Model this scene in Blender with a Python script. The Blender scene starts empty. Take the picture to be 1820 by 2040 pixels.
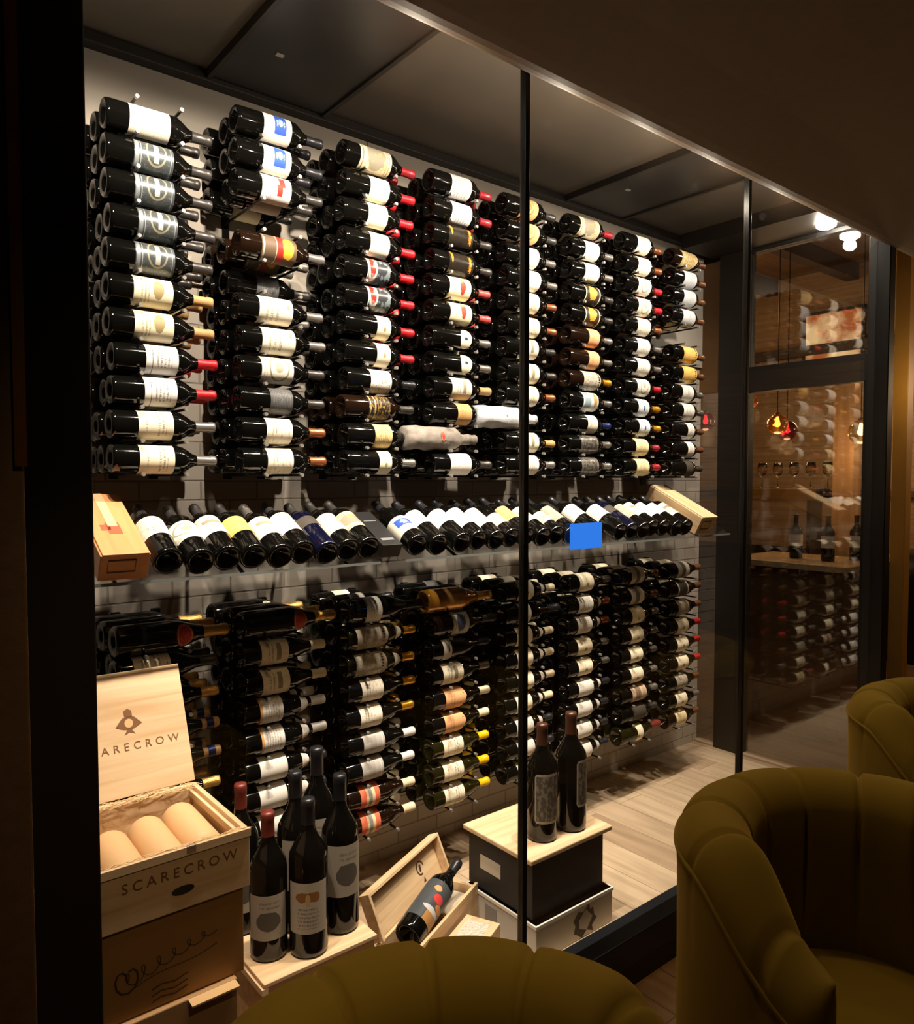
import bpy, bmesh, math, random
from mathutils import Matrix, Vector, Euler
random.seed(7)
scene = bpy.context.scene
COL = scene.collection
PI = math.pi

# ------------------------------------------------------------------ camera
cam_d = bpy.data.cameras.new('camera'); cam = bpy.data.objects.new('camera', cam_d); COL.objects.link(cam)
scene.camera = cam
YAW, PITCH = 0.68360, -0.04189
fw = Vector((math.sin(YAW)*math.cos(PITCH), math.cos(YAW)*math.cos(PITCH), math.sin(PITCH)))
rt = fw.cross(Vector((0, 0, 1))).normalized(); up = rt.cross(fw)
cam.matrix_world = Matrix(((rt.x, up.x, -fw.x, -0.3362), (rt.y, up.y, -fw.y, -2.28666), (rt.z, up.z, -fw.z, -0.0654), (0, 0, 0, 1)))
cam_d.sensor_fit = 'VERTICAL'; cam_d.sensor_height = 36.0; cam_d.sensor_width = 36.0
cam_d.lens = 1494.1/2040*36.0; cam_d.clip_start = 0.02

# ------------------------------------------------------------------ world, exposure
w = bpy.data.worlds.new('world'); scene.world = w; w.use_nodes = True
w.node_tree.nodes['Background'].inputs[0].default_value = (1.0, 0.62, 0.32, 1)
w.node_tree.nodes['Background'].inputs[1].default_value = 0.006
scene.view_settings.view_transform = 'Standard'; scene.view_settings.look = 'None'
scene.view_settings.gamma = 1.0; scene.view_settings.use_curve_mapping = False
scene.view_settings.exposure = 0.0
try:
    scene.cycles.max_bounces = 8; scene.cycles.diffuse_bounces = 3; scene.cycles.glossy_bounces = 4
    scene.cycles.transparent_max_bounces = 12; scene.cycles.transmission_bounces = 6
    scene.cycles.use_denoising = True; scene.cycles.caustics_reflective = False; scene.cycles.caustics_refractive = False
    scene.cycles.sample_clamp_indirect = 4.0
except Exception:
    pass

def spot(name, loc, target, watts, size=80, blend=0.6, col=(1, .855, .69), radius=.02):
    d = bpy.data.lights.new(name, 'SPOT'); d.energy = watts; d.spot_size = math.radians(size); d.spot_blend = blend
    d.color = col; d.shadow_soft_size = radius
    o = bpy.data.objects.new(name, d); COL.objects.link(o); o.location = loc
    v = Vector(target)-Vector(loc); o.rotation_euler = v.to_track_quat('-Z', 'Y').to_euler(); return o
def point(name, loc, watts, col=(1, .6, .3), radius=.05):
    d = bpy.data.lights.new(name, 'POINT'); d.energy = watts; d.color = col; d.shadow_soft_size = radius
    o = bpy.data.objects.new(name, d); COL.objects.link(o); o.location = loc; return o

SPOTS = [  # x, y, z, aim x, aim z, watts, cone
    (0.02, -.68, 1.22, 0.30, 0.22, 112, 102),
    (0.60, -.68, 1.22, 0.70, 0.20, 115, 106),
    (1.16, -.68, 1.22, 1.20, 0.22, 105, 106),
    (1.72, -.68, 1.22, 1.75, 0.25, 100, 106),
    (2.28, -.68, 1.22, 2.30, 0.30, 90, 106),
    (2.84, -.68, 1.22, 2.80, 0.40, 62, 98),
]
for i, (x, y, z, ax, az, wt, cone) in enumerate(SPOTS):
    spot('cellar_spot', (x, y, z-.05), (ax, .15, az), wt*.74, cone)
for x, wt in ((0.15, 130), (1.0, 150), (1.9, 150), (2.7, 95)):
    spot('floor_spot', (x, -.68, 1.17), (x+.12, -.16, -1.2), wt, 62, 0.9)
for x in (.85, 1.4, 1.8, 2.2, 2.7):
    point('lip_fill', (x, -.62, 1.05), 3.0, (1, .86, .68), .015)  # lights without fixtures, added to brighten the soffit lip
spot('door_spot', (3.47, -.47, 1.16), (2.9, -.1, -.4), 5, 95, .8, (1, .92, .82))

# restaurant side, dim warm fill spots added out of frame to brighten the chairs
for x, y, wt in ((.6, -1.15, 13), (1.7, -1.05, 17), (2.9, -1.0, 15), (2.2, -2.6, 8)):
    spot('restaurant_fill', (x, y, 1.0), (x+.1, y+.15, -1.7), wt, 95, .8, (1, .66, .34), .05)

spot('restaurant_fill', (.15, -2.4, .98), (.30, -.60, -1.25), 34, 42, .9, (1, .68, .38), .05)  # fill spot added to brighten the case and carton fronts

# ------------------------------------------------------------------ helpers
def lin(c):
    if isinstance(c, str):
        c = tuple(int(c[i:i+2], 16)/255 for i in (0, 2, 4))
    return tuple(((v/12.92) if v <= .04045 else ((v+.055)/1.055)**2.4) for v in c) + (1,)

def new_mat(name):
    m = bpy.data.materials.new(name); m.use_nodes = True
    nt = m.node_tree; b = nt.nodes['Principled BSDF']; return m, nt, b
MC = {}
def flat(name, c, rough=.5, metal=0.0, bump=0, bscale=60, coat=0, spec=None, var=0):
    if name in MC: return MC[name]
    m, nt, b = new_mat(name)
    b.inputs['Base Color'].default_value = lin(c); b.inputs['Roughness'].default_value = rough; b.inputs['Metallic'].default_value = metal
    b.inputs['Coat Weight'].default_value = coat
    if spec is not None: b.inputs['Specular IOR Level'].default_value = spec
    tc = nt.nodes.new('ShaderNodeTexCoord')
    if bump or var:
        n = nt.nodes.new('ShaderNodeTexNoise'); n.inputs['Scale'].default_value = bscale; n.inputs['Detail'].default_value = 4
        nt.links.new(tc.outputs['Object'], n.inputs['Vector'])
        if bump:
            bp = nt.nodes.new('ShaderNodeBump'); bp.inputs['Strength'].default_value = bump; bp.inputs['Distance'].default_value = .003
            nt.links.new(n.outputs['Fac'], bp.inputs['Height']); nt.links.new(bp.outputs['Normal'], b.inputs['Normal'])
        if var:
            cr = nt.nodes.new('ShaderNodeValToRGB'); L = lin(c)
            cr.color_ramp.elements[0].position = .3; cr.color_ramp.elements[1].position = .7
            cr.color_ramp.elements[0].color = tuple(v*(1-var) for v in L[:3])+(1,); cr.color_ramp.elements[1].color = L
            nt.links.new(n.outputs['Fac'], cr.inputs['Fac']); nt.links.new(cr.outputs['Color'], b.inputs['Base Color'])
    MC[name] = m; return m
def emit(name, c, s):
    if name in MC: return MC[name]
    m, nt, b = new_mat(name); b.inputs['Base Color'].default_value = lin(c)
    b.inputs['Emission Color'].default_value = lin(c); b.inputs['Emission Strength'].default_value = s
    MC[name] = m; return m
def wood(name, c1, c2, axis='X', scale=1.0, rough=.55, knots=False):
    """grain runs along axis in object space"""
    if name in MC: return MC[name]
    m, nt, b = new_mat(name)
    tc = nt.nodes.new('ShaderNodeTexCoord'); mp = nt.nodes.new('ShaderNodeMapping')
    sc = [38*scale]*3; sc['XYZ'.index(axis)] = 2.2*scale; mp.inputs['Scale'].default_value = sc
    n = nt.nodes.new('ShaderNodeTexNoise'); n.inputs['Scale'].default_value = 1; n.inputs['Detail'].default_value = 6; n.inputs['Distortion'].default_value = .6
    cr = nt.nodes.new('ShaderNodeValToRGB'); cr.color_ramp.elements[0].position = .32; cr.color_ramp.elements[1].position = .66
    cr.color_ramp.elements[0].color = lin(c1); cr.color_ramp.elements[1].color = lin(c2)
    nt.links.new(tc.outputs['Object'], mp.inputs['Vector']); nt.links.new(mp.outputs['Vector'], n.inputs['Vector'])
    nt.links.new(n.outputs['Fac'], cr.inputs['Fac']); nt.links.new(cr.outputs['Color'], b.inputs['Base Color'])
    if knots:
        v = nt.nodes.new('ShaderNodeTexVoronoi'); v.inputs['Scale'].default_value = 4.5*scale
        k = nt.nodes.new('ShaderNodeValToRGB'); k.color_ramp.elements[0].position = .04; k.color_ramp.elements[1].position = .075
        k.color_ramp.elements[0].color = lin('7d5433'); k.color_ramp.elements[1].color = (1, 1, 1, 1)
        mx = nt.nodes.new('ShaderNodeMixRGB'); mx.blend_type = 'MULTIPLY'; mx.inputs['Fac'].default_value = .8
        nt.links.new(tc.outputs['Object'], v.inputs['Vector']); nt.links.new(v.outputs['Distance'], k.inputs['Fac'])
        nt.links.new(cr.outputs['Color'], mx.inputs[1]); nt.links.new(k.outputs['Color'], mx.inputs[2]); nt.links.new(mx.outputs[0], b.inputs['Base Color'])
    b.inputs['Roughness'].default_value = rough
    bp = nt.nodes.new('ShaderNodeBump'); bp.inputs['Strength'].default_value = .15; bp.inputs['Distance'].default_value = .001
    nt.links.new(n.outputs['Fac'], bp.inputs['Height']); nt.links.new(bp.outputs['Normal'], b.inputs['Normal'])
    MC[name] = m; return m

def mesh_from(name, verts, faces, mats=(), mi=None, smooth=False, uvs=None):
    me = bpy.data.meshes.new(name); me.from_pydata(verts, [], faces); me.update()
    for m in mats: me.materials.append(m)
    if mi: me.polygons.foreach_set('material_index', mi)
    if smooth: me.polygons.foreach_set('use_smooth', [True]*len(me.polygons))
    if uvs:
        uv = me.uv_layers.new(name='UVMap')
        for li, l in enumerate(me.loops): uv.data[li].uv = uvs[l.vertex_index]
    return me
def ob(name, me, parent=None, loc=(0, 0, 0), rot=(0, 0, 0), label=None, cat=None, group=None, kind=None):
    o = bpy.data.objects.new(name, me); COL.objects.link(o); o.location = loc; o.rotation_euler = rot
    if parent: o.parent = parent
    for k, v in (('label', label), ('category', cat), ('group', group), ('kind', kind)):
        if v: o[k] = v
    return o
def empty(name, loc, label, cat, rotz=0, group=None, rot=None):
    return ob(name, None, None, loc, rot or (0, 0, rotz), label, cat, group)

def box_geo(x0, x1, y0, y1, z0, z1):
    v = [(x, y, z) for z in (z0, z1) for y in (y0, y1) for x in (x0, x1)]
    f = [(0, 2, 3, 1), (4, 5, 7, 6), (0, 1, 5, 4), (2, 6, 7, 3), (0, 4, 6, 2), (1, 3, 7, 5)]
    return v, f
def boxes(lst):
    V = []; F = []
    for b in lst:
        v, f = box_geo(*b); n = len(V); V += v; F += [tuple(i+n for i in q) for q in f]
    return V, F
def bevel_mesh(me, w=.002, seg=2):
    bm = bmesh.new(); bm.from_mesh(me); bmesh.ops.bevel(bm, geom=bm.edges[:], offset=w, segments=seg, affect='EDGES', profile=.5)
    bm.to_mesh(me); bm.free(); return me
def box_obj(name, lst, mat, parent=None, bev=0, **k):
    if isinstance(lst[0], (int, float)): lst = [lst]
    V, F = boxes(lst); me = mesh_from(name, V, F, [mat])
    if bev: bevel_mesh(me, bev)
    return ob(name, me, parent, **k)
def struct(name, lst, mat, bev=0, parent=None):
    return box_obj(name, lst, mat, parent, bev, kind=None if parent else 'structure')
def lathe(profile, seg=20, cap=True):
    V = []; F = []
    rings = []
    for r, z in profile:
        if r < 1e-6: rings.append([len(V)]); V.append((0, 0, z))
        else:
            rings.append(list(range(len(V), len(V)+seg)))
            V += [(r*math.cos(2*PI*i/seg), r*math.sin(2*PI*i/seg), z) for i in range(seg)]
    for a, b in zip(rings, rings[1:]):
        for i in range(seg):
            j = (i+1) % seg
            if len(a) == 1 and len(b) == 1: continue
            if len(a) == 1: F.append((a[0], b[j], b[i]))
            elif len(b) == 1: F.append((a[i], a[j], b[0]))
            else: F.append((a[i], a[j], b[j], b[i]))
    return V, F
def tube(pts, r, seg=8):
    V = []; F = []; pts = [Vector(p) for p in pts]
    for k, p in enumerate(pts):
        d = (pts[min(k+1, len(pts)-1)]-pts[max(k-1, 0)]).normalized()
        a = d.orthogonal().normalized(); b = d.cross(a)
        if k:
            pa = (prev - d*prev.dot(d)).normalized(); a = pa; b = d.cross(a)
        prev = a
        V += [tuple(p + r*(a*math.cos(2*PI*i/seg)+b*math.sin(2*PI*i/seg))) for i in range(seg)]
    for k in range(len(pts)-1):
        for i in range(seg):
            j = (i+1) % seg; F.append((k*seg+i, k*seg+j, (k+1)*seg+j, (k+1)*seg+i))
    F.append(tuple(range(seg))[::-1]); F.append(tuple((len(pts)-1)*seg+i for i in range(seg)))
    return V, F
def join_geo(parts):
    V = []; F = []
    for v, f in parts:
        n = len(V); V += v; F += [tuple(i+n for i in q) for q in f]
    return V, F

# ------------------------------------------------------------------ label materials (node based)
def label_mat(name, base, ops=(), rough=.55, metal=0.0, dirt=.12):
    m, nt, b = new_mat(name); N = nt.nodes; L = nt.links
    uv = N.new('ShaderNodeUVMap'); sep = N.new('ShaderNodeSeparateXYZ'); L.new(uv.outputs[0], sep.inputs[0])
    U, Vv = sep.outputs[0], sep.outputs[1]
    def mth(op, a, b_=None, c=None):
        n = N.new('ShaderNodeMath'); n.operation = op
        for i, v in enumerate((a, b_, c)):
            if v is None: continue
            if isinstance(v, (int, float)): n.inputs[i].default_value = v
            else: L.new(v, n.inputs[i])
        return n.outputs[0]
    def inr(s, lo, hi): return mth('MULTIPLY', mth('GREATER_THAN', s, lo), mth('LESS_THAN', s, hi))
    rgb = N.new('ShaderNodeRGB'); rgb.outputs[0].default_value = lin(base); cur = rgb.outputs[0]
    def mix(mask, col, fac=1.0):
        nonlocal cur
        mx = N.new('ShaderNodeMixRGB'); L.new(mth('MULTIPLY', mask, fac), mx.inputs[0]); L.new(cur, mx.inputs[1])
        mx.inputs[2].default_value = lin(col); cur = mx.outputs[0]
    def noise(scale, sx=1, sy=1):
        mp = N.new('ShaderNodeMapping'); mp.inputs['Scale'].default_value = (sx, sy, 1); L.new(uv.outputs[0], mp.inputs[0])
        n = N.new('ShaderNodeTexNoise'); n.inputs['Scale'].default_value = scale; n.inputs['Detail'].default_value = 3
        L.new(mp.outputs[0], n.inputs['Vector']); return n.outputs['Fac']
    for op in ops:
        k = op[0]
        if k == 'rect': mix(mth('MULTIPLY', inr(U, op[1], op[2]), inr(Vv, op[3], op[4])), op[5])
        elif k == 'vline': mix(inr(Vv, op[1]-op[2]/2, op[1]+op[2]/2), op[3])
        elif k == 'ell':
            d = mth('ADD', mth('POWER', mth('DIVIDE', mth('SUBTRACT', U, op[1]), op[3]), 2.0), mth('POWER', mth('DIVIDE', mth('SUBTRACT', Vv, op[2]), op[4]), 2.0))
            d = mth('ADD', d, mth('MULTIPLY', mth('SUBTRACT', noise(9), .5), op[6] if len(op) > 6 else 0.0))
            mix(mth('LESS_THAN', d, 1.0), op[5])
        elif k == 'ring':
            d = mth('ADD', mth('POWER', mth('DIVIDE', mth('SUBTRACT', U, op[1]), op[3]), 2.0), mth('POWER', mth('DIVIDE', mth('SUBTRACT', Vv, op[2]), op[4]), 2.0))
            mix(inr(d, .8, 1.1), op[5])
        elif k == 'text':   # rows of small writing across the label: u0,u1,v0,v1,rows,colour
            st = mth('LESS_THAN', mth('FRACT', mth('MULTIPLY', Vv, op[5])), .5)
            nz = mth('GREATER_THAN', noise(1.0, 46, op[5]*1.2), .47)
            mix(mth('MULTIPLY', mth('MULTIPLY', st, nz), mth('MULTIPLY', inr(U, op[1], op[2]), inr(Vv, op[3], op[4]))), op[6], .75)
        elif k == 'blotch':  # scale, threshold, colour, strength
            mix(mth('GREATER_THAN', noise(op[1]), op[2]), op[3], op[4])
    if dirt:
        mix(mth('MULTIPLY', noise(5), 1.0), '8a7a62', dirt)
    L.new(cur, b.inputs['Base Color']); b.inputs['Roughness'].default_value = rough; b.inputs['Metallic'].default_value = metal
    b.inputs['Specular IOR Level'].default_value = .25
    return m
T = lambda *a: ('text',)+a
LM = {
 'plain': label_mat('label_aged_white', 'd8cfc0', [('blotch', 30, .6, '8c8070', .5)]),
 'steel': label_mat('label_steel_blue', '4b5359', [('rect', 0, 1, .02, .12, '8f979b'), ('vline', .17, .02, 'a9b0b2'), ('ring', .45, .55, .3, .25, 'a79f80'), ('rect', .25, .68, .5, .62, 'c9c9c0'), ('vline', .93, .02, '9aa2a5'), ('blotch', 22, .6, '8a8f8c', .4)], .35, .35),
 'cream_crest': label_mat('label_cream_crest', 'f0e4c4', [('ell', .5, .62, .2, .14, '9d8d66', .9), T(.2, .8, .15, .4, 11, '8d8263')]),
 'white_line': label_mat('label_white_black_line', 'eceae6', [('vline', .2, .02, '2a2826'), T(.2, .75, .32, .8, 9, '55504a')]),
 'cream_text': label_mat('label_cream_writing', 'efe5cc', [T(.15, .8, .5, .8, 9, '6b6353'), T(.2, .7, .15, .3, 10, '8b8370')]),
 'blue_square': label_mat('label_white_blue_square', 'e2dccf', [('rect', .22, .72, .38, .8, '1f4fb4'), ('ell', .45, .6, .1, .09, '7fa0dd', 1.2), T(.25, .7, .1, .3, 12, '8b8578'), T(.4, .55, .45, .75, 7, 'dfe6f2')]),
 'red_flag': label_mat('label_white_red_flag', 'd6d6d4', [('rect', .25, .5, .58, .78, 'cf2a22'), ('rect', .45, .7, .52, .7, 'c8281f'), T(.2, .8, .1, .45, 16, '8a8a86')]),
 'red_gold': label_mat('label_dark_red_gold', '5c4a3a', [('rect', .1, .9, .45, .62, '9c1d18'), ('ell', .5, .75, .28, .16, 'e0a030', .9), ('vline', .42, .02, 'cbbf9a'), ('vline', .06, .05, 'a9a294')]),
 'white': label_mat('label_white_writing', 'ece8df', [T(.3, .7, .2, .75, 7, '9a958c')]),
 'white_rose': label_mat('label_white_oval_crest', 'eae4d4', [('ring', .5, .55, .32, .3, '96907c'), ('ell', .5, .55, .12, .12, 'aaa48e', 1.0), T(.2, .8, .05, .2, 14, 'a09a88')]),
 'seal': label_mat('label_white_small_seal', 'eee6d4', [('ell', .42, .85, .07, .045, '8f8468', .5), T(.2, .8, .2, .6, 6, '8f8772'), ('vline', .25, .012, 'a1967c')]),
 'charcoal': label_mat('label_charcoal', '45474a', [T(.15, .85, .1, .9, 14, '6d7072')], .5),
 'sketch': label_mat('label_cream_sketch', 'ece4d2', [('blotch', 11, .58, '8f8877', .45), T(.3, .6, .2, .4, 9, '6b6353')]),
 'aged': label_mat('label_ornate_aged', 'cfc2a4', [('ell', .5, .5, .38, .3, '8a8474', 1.2), ('vline', .08, .03, '6d6350'), ('vline', .85, .03, 'a08d5a'), ('vline', .92, .02, '70654d'), ('blotch', 7, .6, 'b89a5e', .7)]),
 'cream_hook': label_mat('label_cream_mark', 'f0e8d2', [('ring', .55, .7, .08, .07, '4d4638'), T(.3, .75, .2, .5, 8, 'cfc4a6')]),
 'navy_red': label_mat('label_dark_red_crest', '2b3138', [('ell', .45, .24, .42, .2, 'd8d4c8'), ('ell', .45, .24, .3, .13, 'bb2a1e', .5), ('vline', .03, .04, 'd9d6cc'), ('blotch', 5, .55, '8fa0a8', .5)], .3),
 'cream': label_mat('label_cream', 'efe4c8', [T(.35, .65, .3, .6, 7, 'c6b98f'), ('ell', .6, .55, .06, .1, '9a8c66', .8)]),
 'vines': label_mat('label_white_vine', 'e8e4da', [('blotch', 6, .6, '6e6c66', .7), ('blotch', 14, .6, '8a8880', .5)]),
 'bronze': label_mat('label_black_bronze', '1d1713', [('vline', .08, .04, 'cfc4a2'), ('vline', .3, .05, 'b9b09a'), ('vline', .42, .02, '8d7a4c'), ('blotch', 10, .55, '8d6a2c', .9)], .4),
 'tan_aged': label_mat('label_aged_tan', 'd3b983', [('blotch', 9, .55, '9a8250', .6), T(.2, .8, .2, .8, 9, '7d6a40'), ('vline', .05, .02, '8a7340')]),
 'script': label_mat('label_white_script', 'dcdad6', [T(.1, .9, .1, .9, 8, '7c7a78'), ('blotch', 16, .6, 'a8a6a4', .4)]),
 'black_orange': label_mat('label_black_orange_letters', '0b0a0a', [('ell', .35, .12, .2, .05, 'c9761f', .4), T(.25, .75, .8, .92, 8, 'e08a1e'), ('rect', .3, .7, .83, .88, 'd98a28')], .25),
 'red_crest': label_mat('label_cream_red_crest', 'efe2bf', [('ell', .5, .62, .22, .12, 'a83a26', 1.4), ('ell', .3, .6, .12, .06, '9c7f4c', 1.0), T(.3, .7, .2, .3, 12, '9c8c68')]),
 'oval': label_mat('label_small_oval', 'efe6cf', [('ell', .5, .5, .07, .16, '2c2822', 1.4)]),
 'view': label_mat('label_cream_engraving', 'ece3cc', [('rect', .3, .7, .55, .72, '8f8872'), ('blotch', 12, .6, 'a39b84', .35), T(.3, .7, .2, .45, 8, '8f8872')]),
 'tan': label_mat('label_tan', 'c79c68', [('vline', .5, .02, '9c7443'), T(.2, .8, .15, .4, 8, 'a37b49')]),
 'speck': label_mat('label_white_speckled', 'e6e2dc', [('blotch', 34, .62, '77726c', .7)]),
 'orange_tan': label_mat('label_orange_tan', 'dba671', [('ring', .5, .5, .25, .22, '8f6236'), ('ell', .5, .5, .12, .1, 'b07d4b', 1.0)]),
 'gold_dark': label_mat('label_black_gold_crest', '2a241d', [('vline', .04, .05, 'dccfa8'), ('vline', .95, .05, 'dccfa8'), ('ell', .5, .5, .25, .25, 'c8963c', 1.6)], .4),
 'peach': label_mat('label_peach', 'dfa878', [T(.2, .8, .2, .45, 8, 'b5804f')]),
 'crumple': label_mat('label_crumpled_grey', 'b9aea0', [('blotch', 8, .52, '7c7266', .6), ('blotch', 19, .55, 'd8d0c4', .5)]),
 'ice': label_mat('label_pale_blue', 'd4dbdc', [('rect', .1, .8, .1, .5, '8fa3aa'), ('ell', .5, .8, .25, .12, 'b58f45', 1.0)], .3),
 'pewter': label_mat('label_pewter', '5a5752', [('blotch', 8, .5, '9a958c', .7), T(.1, .9, .1, .9, 20, '2f2d2a')], .3, .5),
 'arc': label_mat('label_white_blue_mark', 'dfe3e4', [('ell', .6, .55, .1, .08, '3c5a8c', .8), ('vline', .12, .03, '7c868a'), T(.2, .8, .7, .9, 10, '8b9294')]),
 'buff': label_mat('label_buff', 'e9d8ac', [('blotch', 9, .58, 'b59a5e', .5), T(.25, .75, .2, .8, 9, 'a08c5c')]),
 'yellow': label_mat('label_yellow', 'e3b865', [('vline', .08, .02, '96752f'), ('blotch', 7, .62, 'a88235', .6)]),
 'grey_white': label_mat('label_pale_grey', 'c4c8cc', [T(.3, .7, .5, .8, 8, '93979b')]),
 'orange_edge': label_mat('label_white_orange_edge', 'dcd8d0', [('vline', .05, .1, 'd39a58'), T(.15, .85, .2, .85, 9, '8f8b84')]),
 'neckband': label_mat('label_curved_white', 'dedad2', [('blotch', 5, .6, 'aaa69e', .4)]),
 'stone': label_mat('label_stone_engraved', 'b8ae9c', [('blotch', 9, .5, '857c6c', .6), T(.1, .9, .05, .25, 20, '6e6656')]),
 'silver': label_mat('label_silver_grey', 'b2aeaa', [('vline', .88, .03, 'dedad4'), ('rect', .3, .7, .3, .6, 'a19d99')], .4),
 'salmon': label_mat('label_salmon_banded', 'd3694c', [('rect', .1, .9, .3, .75, 'dfc9a0'), ('rect', .15, .85, .42, .6, '8b8a86')]),
 'gold_l': label_mat('label_gold', 'dba55f', [('blotch', 6, .6, 'b07d38', .4)], .25, .7),
 'bluegrey': label_mat('label_blue_crest', 'b9b9b2', [('ell', .5, .5, .25, .25, '3c4a6c', 1.2), ('vline', .06, .04, 'a08452'), ('vline', .14, .03, 'a08452')]),
 'grey_mono': label_mat('label_grey', 'c6c0b6', [('rect', .35, .55, .6, .75, '3a3632')]),
 'red_seal': label_mat('label_red_seal', 'b82f2c', [('ring', .5, .5, .44, .44, 'd8a760'), ('blotch', 14, .55, 'd9736a', .6)]),
 'band': label_mat('label_white_dark_band', 'dcd7cd', [('vline', .5, .3, '6d6963'), ('vline', .2, .02, '8f8b84')]),
 'darkband': label_mat('label_white_rimmed_dark', '4a4641', [('vline', .06, .1, 'e4e0d6'), ('vline', .94, .1, 'e4e0d6')]),
 'city': label_mat('label_peach_print', 'cbb39a', [('rect', .2, .75, .25, .6, '8b7460'), T(.2, .8, .3, .6, 7, '5d4a3c'), T(.2, .8, .7, .9, 12, '8b7460')]),
 'blackish': label_mat('label_black_matte', '3a3733', [], .6),
 'magn_grape': label_mat('label_magnum_ellipse', 'a79d8e', [('ell', .52, .42, .3, .22, '57514a', .7), T(.3, .8, .7, .85, 10, '6f675c')]),
 'magn_wing': label_mat('label_magnum_wings', 'b2a898', [('ell', .38, .72, .18, .1, '8c5c2c', 1.2), ('ell', .62, .72, .18, .1, '8c5c2c', 1.2), ('ell', .5, .66, .06, .12, 'b99a68', .5), T(.25, .75, .1, .5, 13, '5c554c')]),
 'frame': label_mat('label_framed_grey', '6b6254', [('rect', 0, 1, 0, 1, 'a4957c'), ('rect', .06, .94, .05, .95, '4f4940'), ('blotch', 8, .52, '8d826f', .6)]),
 'painted': label_mat('label_painted_figures', '3d444b', [('rect', .5, 1, 0, .25, 'a87a45'), ('ell', .6, .6, .14, .1, 'c43a3a', .9), ('ell', .45, .8, .1, .07, 'd39a6a', .9), ('ell', .75, .45, .12, .08, 'b77b45', 1.0), ('ell', .6, .3, .25, .06, 'b9b9b9', 1.2)], .4),
}
CAPS = {
 'black': flat('foil_black', '26262a', .32, .3), 'grey': flat('foil_dark_grey', '44413f', .35, .5), 'silver': flat('foil_silver', '85807a', .32, .6),
 'red': flat('foil_red', 'c01c26', .38, .25, bump=.3, bscale=300), 'rosered': flat('foil_crimson', 'a82c36', .38, .3, var=.4, bscale=300), 'tan': flat('wax_tan', 'a98352', .6),
 'copper': flat('foil_copper', 'a0603c', .32, .6), 'cream': flat('foil_cream', 'dccfae', .45), 'white': flat('foil_white', 'cfccc8', .4),
 'gold': flat('foil_gold', 'd39a2c', .3, .6), 'goldfoil': flat('foil_crinkled_gold', 'd6a75e', .3, .75, bump=.8, bscale=220), 'palegold': flat('foil_pale_gold', 'd6c08c', .35, .5, bump=.6, bscale=200),
 'yellow': flat('foil_yellow', 'e0b400', .4), 'blue': flat('foil_blue', '2b3a7c', .35, .4, var=.6, bscale=400), 'brown': flat('foil_brown', '6b4428', .4, .3), 'redgold': flat('foil_red_white', 'd05450', .4, .2, var=.6, bscale=120),
 'striped': flat('cork_striped', 'c8a06c', .5), 'redwax': flat('wax_red', '6e2a22', .4), 'brownwax': flat('wax_brown', '4c2a1c', .35),
}
G_DARK = flat('glass_black_green', '080807', .07); G_GREEN = flat('glass_olive', '1c1a08', .08)
G_BROWN = flat('glass_dark_brown', '170d07', .08); G_GOLD = flat('glass_gold', 'a87426', .12, .35, coat=.3)
G_NAVY = flat('glass_navy', '090b20', .07, coat=.3)
WRAP = flat('tissue_grey', '8f877e', .75, bump=1.0, bscale=30, var=.35); WRAPW = flat('tissue_white', 'c9ccd0', .75, bump=1.0, bscale=26, var=.3)

# ------------------------------------------------------------------ bottles
PROF = {
 'bord': [(0, .034), (.014, .028), (.027, .008), (.0365, 0), (.0412, .004), (.0425, .014), (.0425, .188), (.0405, .203), (.0315, .219), (.0215, .2335), (.0163, .246), (.0146, .258), (.0142, .29), (.0158, .292), (.0158, .303), (.0145, .3085), (0, .3085)],
 'burg': [(0, .034), (.014, .028), (.028, .008), (.0375, 0), (.0415, .004), (.043, .014), (.043, .145), (.0405, .17), (.034, .195), (.0255, .218), (.019, .237), (.0155, .255), (.0145, .285), (.0158, .288), (.0158, .3), (.0145, .306), (0, .306)],
 'champ': [(0, .036), (.014, .03), (.030, .009), (.039, 0), (.0445, .005), (.046, .016), (.046, .165), (.0435, .185), (.036, .21), (.027, .235), (.0205, .26), (.017, .285), (.0158, .315), (.0185, .322), (.0185, .335), (.0155, .343), (0, .345)],
 'wrap': [(0, .0), (.036, .0), (.043, .006), (.0445, .03), (.043, .06), (.0455, .1), (.044, .15), (.0455, .2), (.043, .235), (.034, .258), (.022, .272), (.0195, .29), (.0215, .31), (.0175, .335), (.02, .35), (0, .352)],
}
def body_r(shape, z):
    p = PROF[shape]
    for (r0, z0), (r1, z1) in zip(p[3:], p[4:]):
        if z0 <= z <= z1: return r0+(r1-r0)*(z-z0)/max(z1-z0, 1e-6)
    return p[6][0]
MESH = {}
def bottle_mesh(shape, glass):
    k = (shape, glass.name)
    if k not in MESH:
        V, F = lathe(PROF[shape], 24)
        if shape == 'wrap':
            rr = random.Random(3); V = [(x*(1+rr.uniform(-.06, .06)), y*(1+rr.uniform(-.06, .06)), z) for x, y, z in V]; V = [(x*(1+.07*math.sin(z*70+math.atan2(y, x)*3)), y*(1+.07*math.sin(z*55+math.atan2(y, x)*2)), z) for x, y, z in V]
        MESH[k] = mesh_from('bottle_'+shape, V, F, [glass], smooth=True)
    return MESH[k]
def capsule_mesh(shape):
    k = ('cap', shape)
    if k not in MESH:
        z0, top = {'bord': (.247, .309), 'burg': (.25, .3065), 'champ': (.262, .3455)}[shape]
        prof = [(body_r(shape, z0)+.0009, z0)]
        prof += [(r+.0009, z) for r, z in PROF[shape] if z > z0+.002 and r > 0] + [(0, top+.0004)]
        V, F = lathe(prof, 20); MESH[k] = mesh_from('capsule_'+shape, V, F, [CAPS['black']], smooth=True)
    return MESH[k]
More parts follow.
